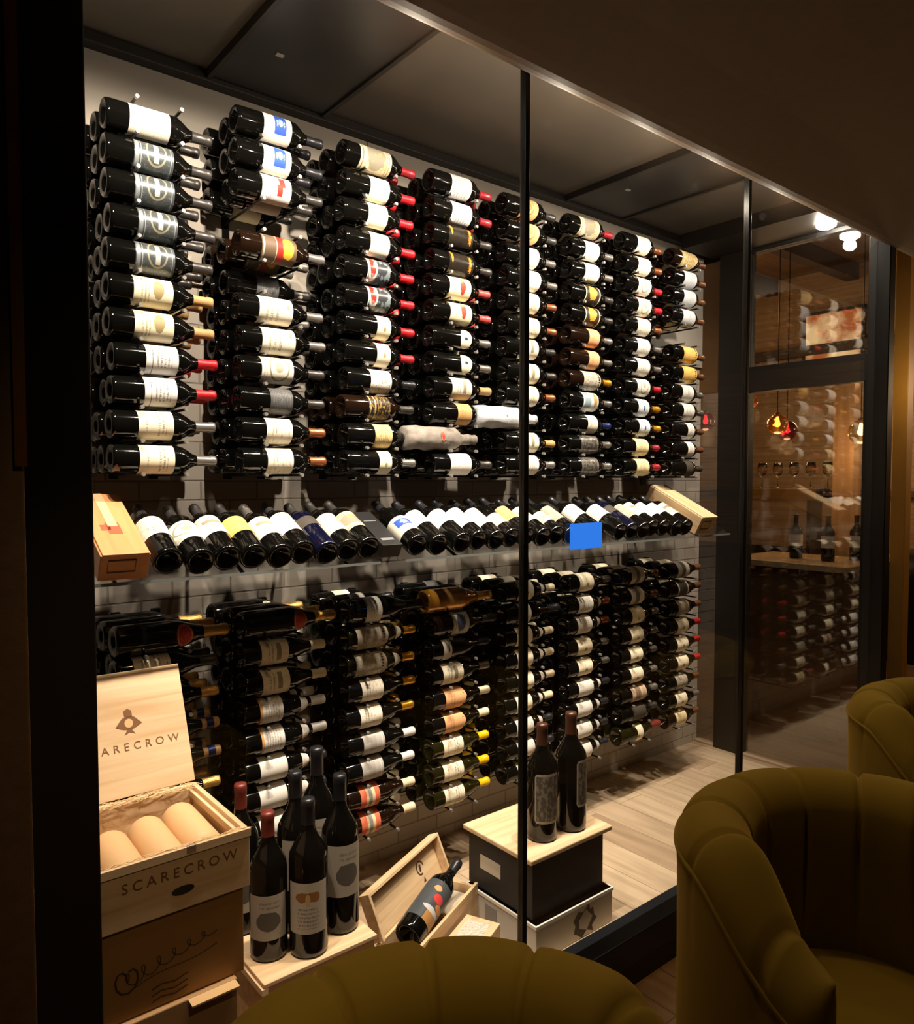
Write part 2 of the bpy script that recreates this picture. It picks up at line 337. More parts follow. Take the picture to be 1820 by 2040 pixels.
def label_mesh(shape, z0, z1, form='rect', half=95):
    k = ('lab', shape, z0, z1, form, half)
    if k not in MESH:
        n = 20; V = []; F = []; UV = []; zc = (z0+z1)/2; hz = (z1-z0)/2; m = 4
        for i in range(n+1):
            s = -1+2*i/n; a = math.radians(half)*s; h0 = h1 = hz
            if form == 'oval': h0 = h1 = hz*math.sqrt(max(0, 1-s*s))
            if form == 'arch': h1 = hz*(.45+.55*math.sqrt(max(0, 1-s*s)))
            if form == 'pent': h1 = hz*(1-.55*abs(s))
            if form == 'curve': h0 = hz*(1-.9*(1-s*s)); h1 = hz
            for j in range(m+1):
                t = j/m; z = zc-h0+(h0+h1)*t; r = body_r(shape, z)+.0006
                # local direction: s=-1 is the upper edge of the lying bottle
                V.append((-r*math.sin(-a), -r*math.cos(a), z)); UV.append(((s+1)/2, (z-z0)/(z1-z0)))
        for i in range(n):
            for j in range(m):
                a = i*(m+1)+j; F.append((a, a+m+1, a+m+2, a+1))
        MESH[k] = mesh_from('label_sheet', V, F, [CAPS['white']], smooth=True, uvs=UV)
    return MESH[k]
def set_mat(o, m):
    o.material_slots[0].link = 'OBJECT'; o.material_slots[0].material = m

# key: shape, z0, z1, form, half, label material, capsule, glass, words
S = {
 'pl': ('bord', .062, .175, 'rect', 95, 'plain', 'grey', G_DARK, 'blank off-white-label'),
 'st': ('bord', .075, .185, 'rect', 95, 'steel', 'grey', G_DARK, 'steel-blue-label'),
 'cc': ('bord', .068, .178, 'rect', 95, 'cream_crest', 'tan', G_DARK, 'tan-necked cream-crest-label'),
 'wl': ('bord', .088, .18, 'rect', 95, 'white_line', 'red', G_DARK, 'red-capped white-label'),
 'ct': ('bord', .073, .172, 'rect', 95, 'cream_text', 'silver', G_DARK, 'grey-capped cream-label'),
 'bs': ('bord', .085, .18, 'rect', 95, 'blue_square', 'black', G_DARK, 'blue-square-label'),
 'rf': ('bord', .08, .18, 'rect', 95, 'red_flag', 'grey', G_DARK, 'red-flag-label'),
 'rg': ('bord', .07, .19, 'rect', 95, 'red_gold', 'silver', G_BROWN, 'red-and-gold-label'),
 'se': ('bord', .068, .183, 'rect', 95, 'seal', 'silver', G_DARK, 'silver-capped white-label'),
 'wr': ('bord', .07, .18, 'rect', 95, 'white_rose', 'grey', G_DARK, 'oval-crest white-label'),
 'ch': ('bord', .1, .178, 'rect', 95, 'charcoal', 'grey', G_DARK, 'charcoal-label'),
 'sk': ('bord', .082, .172, 'rect', 95, 'sketch', 'copper', G_DARK, 'copper-capped cream-sketch-label'),
 'ag': ('bord', .058, .185, 'rect', 100, 'aged', 'rosered', G_DARK, 'ornate aged-label'),
 'cr': ('bord', .098, .178, 'rect', 95, 'cream_hook', 'red', G_DARK, 'red-capped cream-label'),
 'nr': ('bord', .09, .185, 'rect', 95, 'navy_red', 'red', G_DARK, 'red-capped dark-crest-label'),
 'sc': ('bord', .128, .185, 'rect', 95, 'cream', 'red', G_DARK, 'red-capped short-cream-label'),
 'vi': ('bord', .093, .18, 'rect', 95, 'vines', 'black', G_DARK, 'vine-drawing white-label'),
 'br': ('bord', .095, .185, 'rect', 95, 'bronze', 'grey', G_BROWN, 'black-and-bronze-label'),
 'ta': ('bord', .11, .182, 'rect', 95, 'tan_aged', 'grey', G_DARK, 'aged-tan-label'),
 'sw': ('bord', .13, .182, 'rect', 95, 'cream', 'silver', G_DARK, 'grey-capped short-cream-label'),
 'ws': ('bord', .085, .182, 'rect', 95, 'script', 'rosered', G_DARK, 'crimson-capped script-label'),
 'bo': ('bord', .07, .188, 'rect', 95, 'black_orange', 'grey', G_DARK, 'black orange-lettered-label'),
 'rc': ('bord', .08, .185, 'rect', 95, 'red_crest', 'redgold', G_DARK, 'red-crest cream-label'),
 'ov': ('bord', .13, .185, 'oval', 60, 'oval', 'silver', G_DARK, 'small-oval-label'),
 'vw': ('bord', .085, .182, 'rect', 95, 'view', 'tan', G_DARK, 'engraved cream-label'),
 'tn': ('bord', .115, .185, 'rect', 95, 'tan', 'tan', G_DARK, 'tan-label'),
 'sp': ('bord', .075, .178, 'rect', 95, 'speck', 'grey', G_DARK, 'speckled white-label'),
 'wg': ('wrap', .15, .17, 'oval', 25, 'red_seal', None, WRAP, 'grey-tissue-wrapped'),
 'ww': ('wrap', .15, .16, 'oval', 8, 'script', None, WRAPW, 'white-tissue-wrapped'),
 'ot': ('bord', .08, .175, 'arch', 95, 'orange_tan', 'grey', G_DARK, 'orange-tan-label'),
 'wh': ('bord', .085, .18, 'rect', 95, 'white', 'silver', G_DARK, 'plain white-label'),
 'cm': ('bord', .08, .178, 'rect', 95, 'cream_text', 'copper', G_DARK, 'copper-capped cream-label'),
 'cg': ('bord', .08, .178, 'rect', 95, 'view', 'grey', G_DARK, 'dark-capped engraved-label'),
 'gd': ('bord', .085, .185, 'rect', 95, 'gold_dark', 'grey', G_DARK, 'gold-crest black-label'),
 'pe': ('bord', .115, .185, 'rect', 95, 'peach', 'silver', G_BROWN, 'peach-label'),
 'cu': ('bord', .085, .2, 'arch', 95, 'crumple', 'gold', G_BROWN, 'crumpled-grey-label'),
 'ic': ('bord', .08, .18, 'rect', 95, 'ice', 'silver', G_DARK, 'pale-blue-label'),
 'bl': ('bord', .115, .182, 'rect', 95, 'sketch', 'blue', G_DARK, 'blue-capped cream-label'),
 'pw': ('bord', .07, .185, 'rect', 95, 'pewter', 'silver', G_DARK, 'pewter-label'),
 'w7': ('bord', .085, .182, 'rect', 95, 'sketch', 'copper', G_DARK, 'copper-capped white-label'),
 'w8': ('bord', .085, .182, 'rect', 95, 'white_rose', 'red', G_DARK, 'red-capped crest-label'),
 'a7': ('bord', .1, .182, 'rect', 95, 'arc', 'gold', G_DARK, 'gold-capped blue-mark-label'),
 'bu': ('bord', .085, .182, 'rect', 95, 'buff', 'rosered', G_DARK, 'red-capped buff-label'),
 'ye': ('bord', .08, .2, 'arch', 95, 'yellow', 'brown', G_DARK, 'yellow-label'),
 'gw': ('bord', .08, .185, 'rect', 95, 'grey_white', 'brown', G_DARK, 'pale-grey-label'),
 'tl': ('bord', .06, .195, 'pent', 95, 'tan_aged', 'brown', G_BROWN, 'long tan-label'),
 's8': ('bord', .125, .182, 'rect', 95, 'white', 'brown', G_DARK, 'short white-label'),
 'dk': ('bord', .12, .18, 'rect', 95, 'blackish', 'grey', G_DARK, 'dull black-label'),
 # lower racks
 'cs': ('champ', .17, .225, 'oval', 55, 'red_seal', 'goldfoil', G_DARK, 'red-seal champagne'),
 'lc': ('burg', .06, .155, 'rect', 95, 'view', 'cream', G_DARK, 'cream-capped cream-label'),
 'lg': ('burg', .05, .155, 'rect', 95, 'cream_text', 'grey', G_DARK, 'grey-capped cream-label'),
 'gb': ('burg', .05, .14, 'rect', 95, 'buff', 'goldfoil', G_DARK, 'gold-capped buff-label'),
 'sb': ('burg', .05, .14, 'rect', 95, 'cream_text', 'striped', G_GREEN, 'blue-banded-cork olive'),
 'oe': ('burg', .055, .135, 'rect', 95, 'orange_edge', 'white', G_DARK, 'orange-edged white-label'),
 'wn': ('burg', .05, .145, 'rect', 95, 'neckband', 'black', G_DARK, 'black-capped white-label'),
 'lw': ('champ', .07, .135, 'rect', 95, 'white', 'black', G_DARK, 'white-label champagne'),
 'st2': ('burg', .035, .165, 'arch', 95, 'stone', 'gold', G_GREEN, 'gold-capped stone-grey-label'),
 'sg': ('burg', .055, .145, 'rect', 95, 'sketch', 'gold', G_DARK, 'gold-capped cream-label'),
 'si': ('burg', .06, .15, 'rect', 95, 'silver', 'white', G_DARK, 'white-capped silver-label'),
 'sa': ('burg', .05, .13, 'rect', 95, 'salmon', 'cream', G_BROWN, 'salmon-banded-label'),
 'go': ('champ', .08, .17, 'rect', 120, 'gold_l', 'goldfoil', G_GOLD, 'gold-glass champagne'),
 'bg': ('champ', .09, .17, 'rect', 95, 'bluegrey', 'grey', G_BROWN, 'blue-crest champagne'),
 'gm': ('burg', .05, .09, 'rect', 95, 'grey_mono', 'black', G_DARK, 'small grey-label'),
 'lh': ('burg', .045, .145, 'arch', 95, 'view', 'silver', G_DARK, 'silver-capped arched-label'),
 'pp': ('burg', .055, .16, 'pent', 95, 'peach', 'cream', G_DARK, 'pointed peach-label'),
 'yc': ('burg', .05, .148, 'rect', 95, 'cream_text', 'yellow', G_GREEN, 'yellow-capped cream-label'),
 'c5': ('burg', .06, .15, 'rect', 95, 'cream', 'cream', G_DARK, 'cream-capped plain-label'),
 'w6': ('burg', .06, .155, 'rect', 95, 'white', 'copper', G_DARK, 'copper-capped white-label'),
 'c6': ('burg', .06, .155, 'rect', 95, 'cream', 'silver', G_DARK, 'silver-capped cream-label'),
 'n6': ('burg', .06, .16, 'rect', 95, 'neckband', 'black', G_DARK, 'black-capped pale-label'),
 'bd': ('burg', .06, .16, 'rect', 95, 'band', 'brown', G_DARK, 'grey-banded white-label'),
 'db': ('burg', .06, .15, 'rect', 95, 'darkband', 'brown', G_BROWN, 'white-rimmed dark-label'),
 'ci': ('bord', .07, .18, 'rect', 95, 'city', 'silver', G_DARK, 'peach printed-label'),
 'b7': ('bord', .08, .18, 'rect', 95, 'blackish', 'grey', G_DARK, 'dull black-label'),
 'rl': ('champ', .08, .16, 'curve', 95, 'cream', 'redwax', G_GREEN, 'red-foil sparkling'),
 'ly': ('burg', .06, .15, 'rect', 95, 'buff', 'brown', G_BROWN, 'amber cream-label'),
 'l8': ('burg', .06, .155, 'rect', 95, 'cream', 'red', G_DARK, 'red-capped cream-label'),
 'l9': ('burg', .06, .155, 'rect', 95, 'stone', 'brown', G_DARK, 'stone-grey-label'),
}
PITCH_C, PITCH_R = .37774, .0965
ROWY = [0.0, .105, .21]
UP = {
 1: '-- pl st st st st cc cc wl wl ct ct'.split(), 2: 'bs bs rf -- rg -- se se wr ch sk sk'.split(),
 3: 'ag cr cr cr nr nr sc sc vi br ta sw'.split(), 4: 'ws ws bo bo rc rc ov ov vw tn wg sp'.split(),
 5: 'ot ot wh wh cm cm cg cg cm ww vw wh'.split(), 6: 'ag wh wh gd gd pe pe cu ic bl pw pw'.split(),
 7: 'w7 w7 w8 w8 w7 wh wh w8 w8 a7 a7 bu'.split(), 8: 'tl gw gw gw -- ye ye wh wh s8 s8 dk'.split()}
UP[7][11] = 'bu'; UP[7][10] = 'bu'; UP[7][8] = 'a7'
LO = {
 1: 'cs lg gb sb sb gb gb lg lg'.split(), 2: 'cs lc lc oe oe wn wn wn wn'.split(), 3: 'lw st2 st2 sg sg si si sa sa'.split(),
 4: 'go bg gm lh pp pp yc yc yc'.split(), 5: 'c5 lw c5 c5 c5 c5 n6 n6 c5'.split(), 6: 'c6 w6 w6 c6 c6 n6 n6 n6 n6'.split(),
 7: 'bd bd c6 c6 c6 c6 ci b7 rl'.split(), 8: 'bd db l9 l8 l8 l8 l9 c6 ly'.split()}
LOZ = -.530
ORD = ['', 'first', 'second', 'third', 'fourth', 'fifth', 'sixth', 'seventh', 'eighth', 'ninth', 'tenth', 'eleventh', 'twelfth']
LAYER = ['outer layer', 'middle layer', 'innermost layer']
proto = {}
def copy_thing(src, M, label, group, cat='bottle'):
    r = src.copy(); COL.objects.link(r); r.matrix_world = M; r['label'] = label; r['category'] = cat
    if group: r['group'] = group
    elif 'group' in r: del r['group']
    for ch in KIDS[src.name]:
        c = ch.copy(); COL.objects.link(c); c.parent = r
    return r
KIDS = {}
def place_bottle(key, M, label, group, name='wine_bottle', cat='bottle'):
    if (key, name) in proto:
        return copy_thing(proto[(key, name)], M, label, group, cat)
    shape, z0, z1, form, half, lm, cap, glass, words_ = S[key]
    r = ob(name, bottle_mesh(shape, glass), label=label, cat=cat, group=group); r.matrix_world = M
    kids = []
    l = ob('label', label_mesh(shape, z0, z1, form, half), r); set_mat(l, LM[lm]); kids.append(l)
    if cap:
        c = ob('capsule', capsule_mesh(shape), r); set_mat(c, CAPS[cap]); kids.append(c)
    if key in ('wn', 'oe', 'n6', 'c5', 'w6', 'st2'):
        nl = ob('neck_label', label_mesh(shape, .205, .235, 'arch', 60), r); set_mat(nl, LM['neckband']); kids.append(nl)
    if key == 'sb':
        nb = ob('neck_band', mesh_from('neck_band', *lathe([(.0175, .265), (.0178, .27), (.0178, .285), (.0175, .288)], 16), [CAPS['blue']], smooth=True), r); kids.append(nb)
    proto[(key, name)] = r; KIDS[r.name] = kids
    return r
def lying(x, y, z, roll=0.0, tilt=0.0):
    # bottle axis (local +Z) along world +X, label towards -Y and a little up
    return Matrix.Translation((x, y, z)) @ Matrix.Rotation(tilt, 4, 'Y') @ Matrix.Rotation(PI/2, 4, 'Y') @ Matrix.Rotation(roll, 4, 'Z')
rest = []   # (key, matrix) that go to the one uncounted object
plan = []
for tag_, TBL, nrow, zt in (('upper', UP, 12, 11*PITCH_R), ('lower', LO, 9, LOZ)):
    for c in range(1, 9):
        for r_ in range(1, nrow+1):
            key = TBL[c][r_-1]
            for layer in range(3):
                if key == '--' and not (c == 2 and r_ == 6 and layer > 0): continue
                k2 = 'ch' if key == '--' else key
                shp = S[k2][0]
                if layer and k2 in ('ww', 'wg', 'go'): k2 = 'dk'
                x = c*PITCH_C-.128+random.uniform(-.006, .006)
                if k2 in ('ww', 'wg', 'go'): x += {'ww': -.16, 'wg': -.115, 'go': -.03}[k2]
                if layer: x += random.uniform(-.01, .01)
                z = zt-(r_-1)*PITCH_R+random.uniform(-.002, .002)
                if k2 == 'rg' and layer == 0: z += .005
                roll = random.uniform(-.12, .12)-.12
                M = lying(x, ROWY[layer], z, roll, random.uniform(-.012, .012))
                lab = f"{S[k2][8]} bottle, {tag_} racks, {ORD[c]} column from corner post, {ORD[r_]} row, {LAYER[layer]}"
                dist = (Vector((x, ROWY[layer], z))-cam.location).length
                plan.append((layer*1.0 + dist*.25, layer, k2, M, lab, tag_))
plan.sort(key=lambda t: (t[1] > 0, t[0]))
ind = [p for p in plan if p[1] == 0]; n0 = len(ind)
second = sorted([p for p in plan if p[1] == 1], key=lambda t: t[0])
NSEC = 300-31-n0
for p in ind+second[:NSEC]:
    place_bottle(p[2], p[3], p[4], 'wine bottles lying in the %s wall racks' % p[5])
rest = [(p[2], p[3]) for p in second[NSEC:]] + [(p[2], p[3]) for p in plan if p[1] == 2]
# all deeper bottles, hidden behind the outer ones except for ends and necks
V = []; F = []; MI = []; mats = []
def mid(m):
    if m not in mats: mats.append(m)
    return mats.index(m)
for key, M in rest:
    shape, z0, z1, form, half, lm, cap, glass, _w = S[key]
    parts = [(bottle_mesh(shape, glass), glass), (label_mesh(shape, z0, z1, form, half), LM['cream'] if lm not in ('steel', 'charcoal', 'black_orange', 'blackish') else LM['charcoal'])]
    if cap: parts.append((capsule_mesh(shape), CAPS[cap]))
    for me, m in parts:
        n = len(V); V += [tuple(M @ v.co) for v in me.vertices]
        F += [tuple(i+n for i in p.vertices) for p in me.polygons]; MI += [mid(m)]*len(me.polygons)
ob('deep_row_bottles', mesh_from('deep_row_bottles', V, F, mats, MI, smooth=True), label='remaining dark wine bottles stored in the deeper layers against the brick wall', cat='bottles', kind='stuff')

# ------------------------------------------------------------------ wall racks (rails and pegs)
M_RAIL = flat('rack_black', '141312', .4, .6); M_TIP = flat('peg_tip', '86827c', .35, .3)
def peg_mesh():
    v, f = tube([(0, .27, 0), (0, -.04, 0)], .0042, 8); v2, f2 = tube([(0, -.04, 0), (0, -.052, 0)], .0058, 10)
    V, F = join_geo([(v, f), (v2, f2)]); return mesh_from('peg', V, F, [M_RAIL, M_TIP], [0]*len(f)+[1]*len(f2), smooth=False)
PEG = peg_mesh()
for tag_, nrow, zt in (('upper', 12, 11*PITCH_R), ('lower', 9, LOZ)):
    for c in range(1, 9):
        x = c*PITCH_C
        h = (nrow-1)*PITCH_R
        t = empty('bottle_rack', (x, .27, zt-h-.06), f"black metal peg rack holding the {ORD[c]} {tag_} bottle column from the corner post", 'rack', group=f'{tag_} wall racks')
        for s in (-.05, .075):
            ob('rail', mesh_from('rail', *boxes([(s-.012, s+.012, -.012, .008, 0, h+.10)]), [M_RAIL]), t)
        for r_ in range(nrow):
            for s in (-.05, .075):
                ob('peg', PEG, t, loc=(s, -.27, h+.06-r_*PITCH_R-.0475))

# ------------------------------------------------------------------ cellar shell
XE, YG, ZF, ZR, ZH, ZC = 3.61, -.72, -1.64, -1.75, 1.082, 1.30
def brick_mat():
    m, nt, b = new_mat('painted_brick'); N = nt.nodes; L = nt.links
    tc = N.new('ShaderNodeTexCoord'); mp = N.new('ShaderNodeMapping'); mp.inputs['Rotation'].default_value = (PI/2, 0, 0)
    br = N.new('ShaderNodeTexBrick'); br.inputs['Scale'].default_value = 1.0
    br.inputs['Brick Width'].default_value = .205; br.inputs['Row Height'].default_value = .0665; br.inputs['Mortar Size'].default_value = .004
    br.inputs['Mortar Smooth'].default_value = .6
    br.inputs['Color1'].default_value = lin('bcb3a8'); br.inputs['Color2'].default_value = lin('b0a79b'); br.inputs['Mortar'].default_value = lin('93897c')
    n = N.new('ShaderNodeTexNoise'); n.inputs['Scale'].default_value = 14
    L.new(tc.outputs['Object'], mp.inputs[0]); L.new(mp.outputs[0], br.inputs['Vector']); L.new(br.outputs['Color'], b.inputs['Base Color'])
    bp = N.new('ShaderNodeBump'); bp.inputs['Strength'].default_value = .5; bp.inputs['Distance'].default_value = .006; bp.invert = True
    L.new(br.outputs['Fac'], bp.inputs['Height']); L.new(bp.outputs['Normal'], b.inputs['Normal']); b.inputs['Roughness'].default_value = .75
    return m
def plank_mat(name, c1, c2, gap, width, length, along, rough=.45):
    m, nt, b = new_mat(name); N = nt.nodes; L = nt.links
    tc = N.new('ShaderNodeTexCoord'); mp = N.new('ShaderNodeMapping')
    if along == 'Y': mp.inputs['Rotation'].default_value = (0, 0, PI/2)
    if along == 'YZ': mp.inputs['Rotation'].default_value = (0, -PI/2, PI/2)
    br = N.new('ShaderNodeTexBrick'); br.inputs['Scale'].default_value = 1.0; br.inputs['Brick Width'].default_value = length
    br.inputs['Row Height'].default_value = width; br.inputs['Mortar Size'].default_value = .0016; br.inputs['Mortar Smooth'].default_value = .3
    br.inputs['Color1'].default_value = lin(c1); br.inputs['Color2'].default_value = lin(c2); br.inputs['Mortar'].default_value = lin(gap)
    br.offset = .37
    g = N.new('ShaderNodeTexNoise'); g.inputs['Scale'].default_value = 1; g.inputs['Detail'].default_value = 5
    mp2 = N.new('ShaderNodeMapping'); mp2.inputs['Scale'].default_value = (2.5, 26, 1)
    cr = N.new('ShaderNodeValToRGB'); cr.color_ramp.elements[0].color = (.62, .6, .57, 1); cr.color_ramp.elements[1].color = (1, 1, 1, 1)
    cr.color_ramp.elements[0].position = .3; cr.color_ramp.elements[1].position = .62
    mx = N.new('ShaderNodeMixRGB'); mx.blend_type = 'MULTIPLY'; mx.inputs[0].default_value = .8
    L.new(tc.outputs['Object'], mp.inputs[0])
    src = mp.outputs[0]
    if along == 'YZ':
        sp = N.new('ShaderNodeSeparateXYZ'); cb = N.new('ShaderNodeCombineXYZ'); L.new(tc.outputs['Object'], sp.inputs[0])
        L.new(sp.outputs[1], cb.inputs[0]); L.new(sp.outputs[2], cb.inputs[1]); src = cb.outputs[0]
    L.new(src, br.inputs['Vector']); L.new(src, mp2.inputs[0])
    L.new(mp2.outputs[0], g.inputs['Vector']); L.new(g.outputs['Fac'], cr.inputs['Fac']); L.new(br.outputs['Color'], mx.inputs[1]); L.new(cr.outputs['Color'], mx.inputs[2])
    L.new(mx.outputs[0], b.inputs['Base Color']); b.inputs['Roughness'].default_value = rough
    return m
M_BRICK = brick_mat()
M_PLAST = flat('smooth_plaster', 'b5aca0', .7, var=.08, bscale=3)
M_FLOOR = plank_mat('oak_floor', 'cbb598', 'ad957a', '7d674c', .17, 1.6, 'Y', .4)
M_RFLOOR = plank_mat('restaurant_oak', '8a6a44', '735536', '3d2c1a', .15, 1.5, 'Y', .45)
M_CEIL = flat('cellar_ceiling_grey', '645d54', .8, var=.15, bscale=5)
M_BLACKP = flat('black_panel', '1a1a1c', .45)
M_FRAME = flat('black_steel_frame', '12100e', .35, .3)
M_DKWOOD = flat('dark_stained_wood', '2a180d', .45, var=.2, bscale=8)
M_SOFF = flat('soffit_plaster', '604a31', .75, bump=.15, bscale=40, var=.12)

struct('wall_back', (-1.2, XE+.02, .28, .40, ZF-.3, ZC+.1), M_BRICK)
def slab(name, x0, x1, z0, z1):
    return struct(name, (x0, x1, .262, .28, z0, z1), M_PLAST)
slab('trim_1', -1.2, 1.285, .60, 1.265); slab('trim_2', 1.288, 1.765, .60, 1.265); slab('trim_3', 1.768, XE, .60, 1.265)
struct('floor', (-1.2, XE, YG, .28, ZF-.08, ZF), M_FLOOR)
struct('ceiling', (-1.2, XE, YG+.02, .28, ZC, ZC+.08), M_CEIL)
struct('trim_4', (-1.2, XE, .215, .28, 1.262, ZC), flat('ceiling_edge_dark', '1c1815', .6), .004)
struct('wall_left', (-1.25, -1.2, YG, .4, ZF-.2, ZC+.1), flat('left_wall_dark', '4a4038', .8))
def duct(x0, x1, name='trim_5'):
    s = struct(name, [(x0, x1, YG+.04, .21, ZC-.022, ZC)], M_BLACKP, .003)
    box_obj('edge_strip', [(x0-.012, x0+.004, YG+.04, .21, ZC-.03, ZC-.0), (x1-.004, x1+.012, YG+.04, .21, ZC-.03, ZC-.0)], flat('duct_edge', '24211e', .5, .3), s)
    box_obj('clip', [(x0+.11, x0+.135, -.06, -.045, ZC-.026, ZC-.02)], flat('clip_white', 'a8a6a0', .5), s)
    return s
duct(.64, 1.06, 'trim_5'); duct(2.38, 2.79, 'trim_6')
struct('trim_7', (3.30, XE, YG+.02, .2, 1.22, ZC), flat('dark_header', '14110f', .5))
# restaurant-side header and soffit with a rounded lip
def soffit():
    prof = [(YG+.02, ZC+.12), (YG+.02, ZH+.03), (YG, ZH+.015), (YG-.03, ZH-.010), (YG-.06, ZH-.028), (YG-.09, ZH-.040), (YG-.12, ZH-.046), (YG-.16, ZH-.046), (YG-.4, ZH-.03), (-4.6, ZH+.04), (-4.6, ZC+.4), (YG+.02, ZC+.4)]
    X0, X1 = -3.2, 8.0; n = len(prof); V = [(X0, y, z) for y, z in prof]+[(X1, y, z) for y, z in prof]
    F = [(i, (i+1) % n, n+(i+1) % n, n+i) for i in range(n)]+[tuple(range(n))[::-1], tuple(range(n, 2*n))]
    return ob('wall_soffit', mesh_from('soffit', V, F, [M_SOFF]), kind='structure')
soffit()
struct('wall_base_front', (-3.2, XE+.12, YG-.05, YG+.03, ZR, ZF-.03), flat('base_black', '0c0a09', .5))
struct('trim_8', (-.1, XE+.1, YG-.055, YG+.045, ZF-.03, -1.576), flat('sill_blue_black', '2b2e33', .3, .6), .004)
# posts and mullions of the glass front
struct('trim_9', (-.62, .030, YG-.02, YG+.10, ZR, ZH+.05), flat('post_dark', '170c07', .5), .004)
struct('trim_10', (XE-.045, XE+.02, YG-.06, YG+.04, ZR, ZH+.05), flat('post_black', '0e0907', .45), .004)
for nm, x in (('trim_11', 1.181), ('trim_12', 2.373)):
    struct(nm, (x, x+.018, YG-.012, YG+.012, ZF, ZH+.05), M_FRAME, .002)

def glass_mat(name='clear_pane', ior=1.45):
    m = bpy.data.materials.new(name); m.use_nodes = True; nt = m.node_tree; nt.nodes.clear()
    o = nt.nodes.new('ShaderNodeOutputMaterial'); tr = nt.nodes.new('ShaderNodeBsdfTransparent'); gl = nt.nodes.new('ShaderNodeBsdfGlossy')
    gl.inputs['Roughness'].default_value = 0.0; mx = nt.nodes.new('ShaderNodeMixShader'); fr = nt.nodes.new('ShaderNodeFresnel'); fr.inputs['IOR'].default_value = 1.45
    tr.inputs['Color'].default_value = (.985, .985, .98, 1)
    ge = nt.nodes.new('ShaderNodeNewGeometry'); mr = nt.nodes.new('ShaderNodeMapRange'); mr.inputs['To Min'].default_value = ior; mr.inputs['To Max'].default_value = 1/ior
    nt.links.new(ge.outputs['Backfacing'], mr.inputs['Value']); nt.links.new(mr.outputs[0], fr.inputs['IOR'])
    nt.links.new(fr.outputs[0], mx.inputs[0]); nt.links.new(tr.outputs[0], mx.inputs[1]); nt.links.new(gl.outputs[0], mx.inputs[2]); nt.links.new(mx.outputs[0], o.inputs[0])
    return m
M_GLASS = glass_mat()
M_GLASS2 = glass_mat('coated_pane', 2.1)
for nm, x0, x1 in (('window_1', .030, 1.181), ('window_2', 1.199, 2.373), ('window_3', 2.391, XE-.045)):
    V = [(x0, YG, ZF+.02), (x1, YG, ZF+.02), (x1, YG, ZH), (x0, YG, ZH)]
    struct(nm, (x0, x1, YG-.004, YG+.004, ZF+.02, ZH+.05), M_GLASS)
box_obj('blue_reflection', [(1.383, 1.530, YG-.0075, YG-.0055, -.278, -.198)], emit('blue_reflection_glow', '2d78e4', 1.0), label='bright blue panel added as screen reflection on the glass front, before the long tilted shelf', cat='panel')  # emissive patch stands in for a screen reflection in the glass

# ------------------------------------------------------------------ end wall with glass door
M_JAMB = flat('jamb_brown_black', '120d09', .5, var=.2, bscale=12); M_PANEL = flat('brown_end_panel', '6b4a26', .6, var=.15, bscale=6)
struct('wall_end', [(XE, XE+.05, .15, .28, .45, 1.24)], M_PANEL)
struct('trim_13', [(XE-.01, XE+.07, -.03, .15, ZF, 1.24)], M_JAMB, .003)
struct('trim_14', [(XE-.0, XE+.06, YG+.04, -.03, .43, .57)], M_JAMB, .003)
struct('trim_15', [(XE, XE+.06, YG+.04, .28, 1.20, 1.30)], flat('dark_header', '14110f', .5))
d = struct('door_1', (XE+.02, XE+.028, YG+.06, -.03, ZF+.01, .43), M_GLASS2)
box_obj('door_stile', [(XE+.012, XE+.036, YG+.04, YG+.075, ZF+.01, .43)], M_FRAME, d, .002)
struct('window_4', (XE+.02, XE+.028, YG+.04, -.03, .57, 1.20), M_GLASS2)
struct('window_5', (XE+.02, XE+.028, .15, .28, ZF, .45), M_GLASS2)
struct('trim_16', (XE-.008, XE+.05, YG+.04, .28, ZF, ZF+.012), M_FLOOR)

# cellar lamp that shows by the end glass
t = empty('spot_lamp', (3.50, -.50, 1.25), 'white glowing spotlight under the cellar ceiling beside the glass door', 'lamp')
v, f = lathe([(0, .05), (.02, .05), (.02, .03), (.038, .02), (.042, -.045), (.036, -.045), (.034, -.03)], 20)
ob('lamp_housing', mesh_from('lamp_housing', v, f, [flat('lamp_white', 'cfcac0', .4)], smooth=True), t)
v, f = lathe([(0, -.056), (.03, -.054), (.046, -.045), (.046, -.03)], 20)
ob('lens', mesh_from('lens', v, f, [emit('lamp_glow', 'fff4e0', 200)], smooth=True), t, label='glowing lens')
v, f = lathe([(0, .055), (.05, .055), (.05, .047), (0, .047)], 20); ob('ceiling_plate', mesh_from('ceiling_plate', v, f, [flat('lamp_white', 'cfcac0')]), t)
point('spot_lamp_glow', (3.50, -.50, 1.165), 1.0, (1, .95, .85), .03)

# ------------------------------------------------------------------ glass display shelves and their bottles
TILT = math.radians(27)
M_SHG = flat('shelf_glass_edge', '3a4442', .1, .2)
def shelf_plate(name, x0, x1, lab):
    t = empty('display_shelf', (x0, -.20, -.335), lab, 'shelf', group='tilted glass shelves')
    L = .36
    v, f = boxes([(0, x1-x0, 0, L, -.008, 0)]); o = ob('glass_plate', mesh_from('glass_plate', v, f, [M_GLASS]), t, rot=(TILT, 0, 0))
    box_obj('front_edge', [(0, x1-x0, -.004, .0, -.007, .001)], flat('edge_pale', '8d938f', .2, .5), t)
    for x in ((x1-x0)*.12, (x1-x0)*.5, (x1-x0)*.88):
        ob('bracket', mesh_from('bracket', *tube([(x, .02, -.006), (x, .30, .13), (x, .47, .13)], .006, 8), [M_RAIL]), t)
    return t
shelf_plate('display_shelf', .10, 1.035, 'tilted glass shelf close to the corner post, with nine bottles and orange box')
shelf_plate('display_shelf', 1.135, 3.16, 'long tilted glass shelf near the glass door, holding bottles and wooden box')
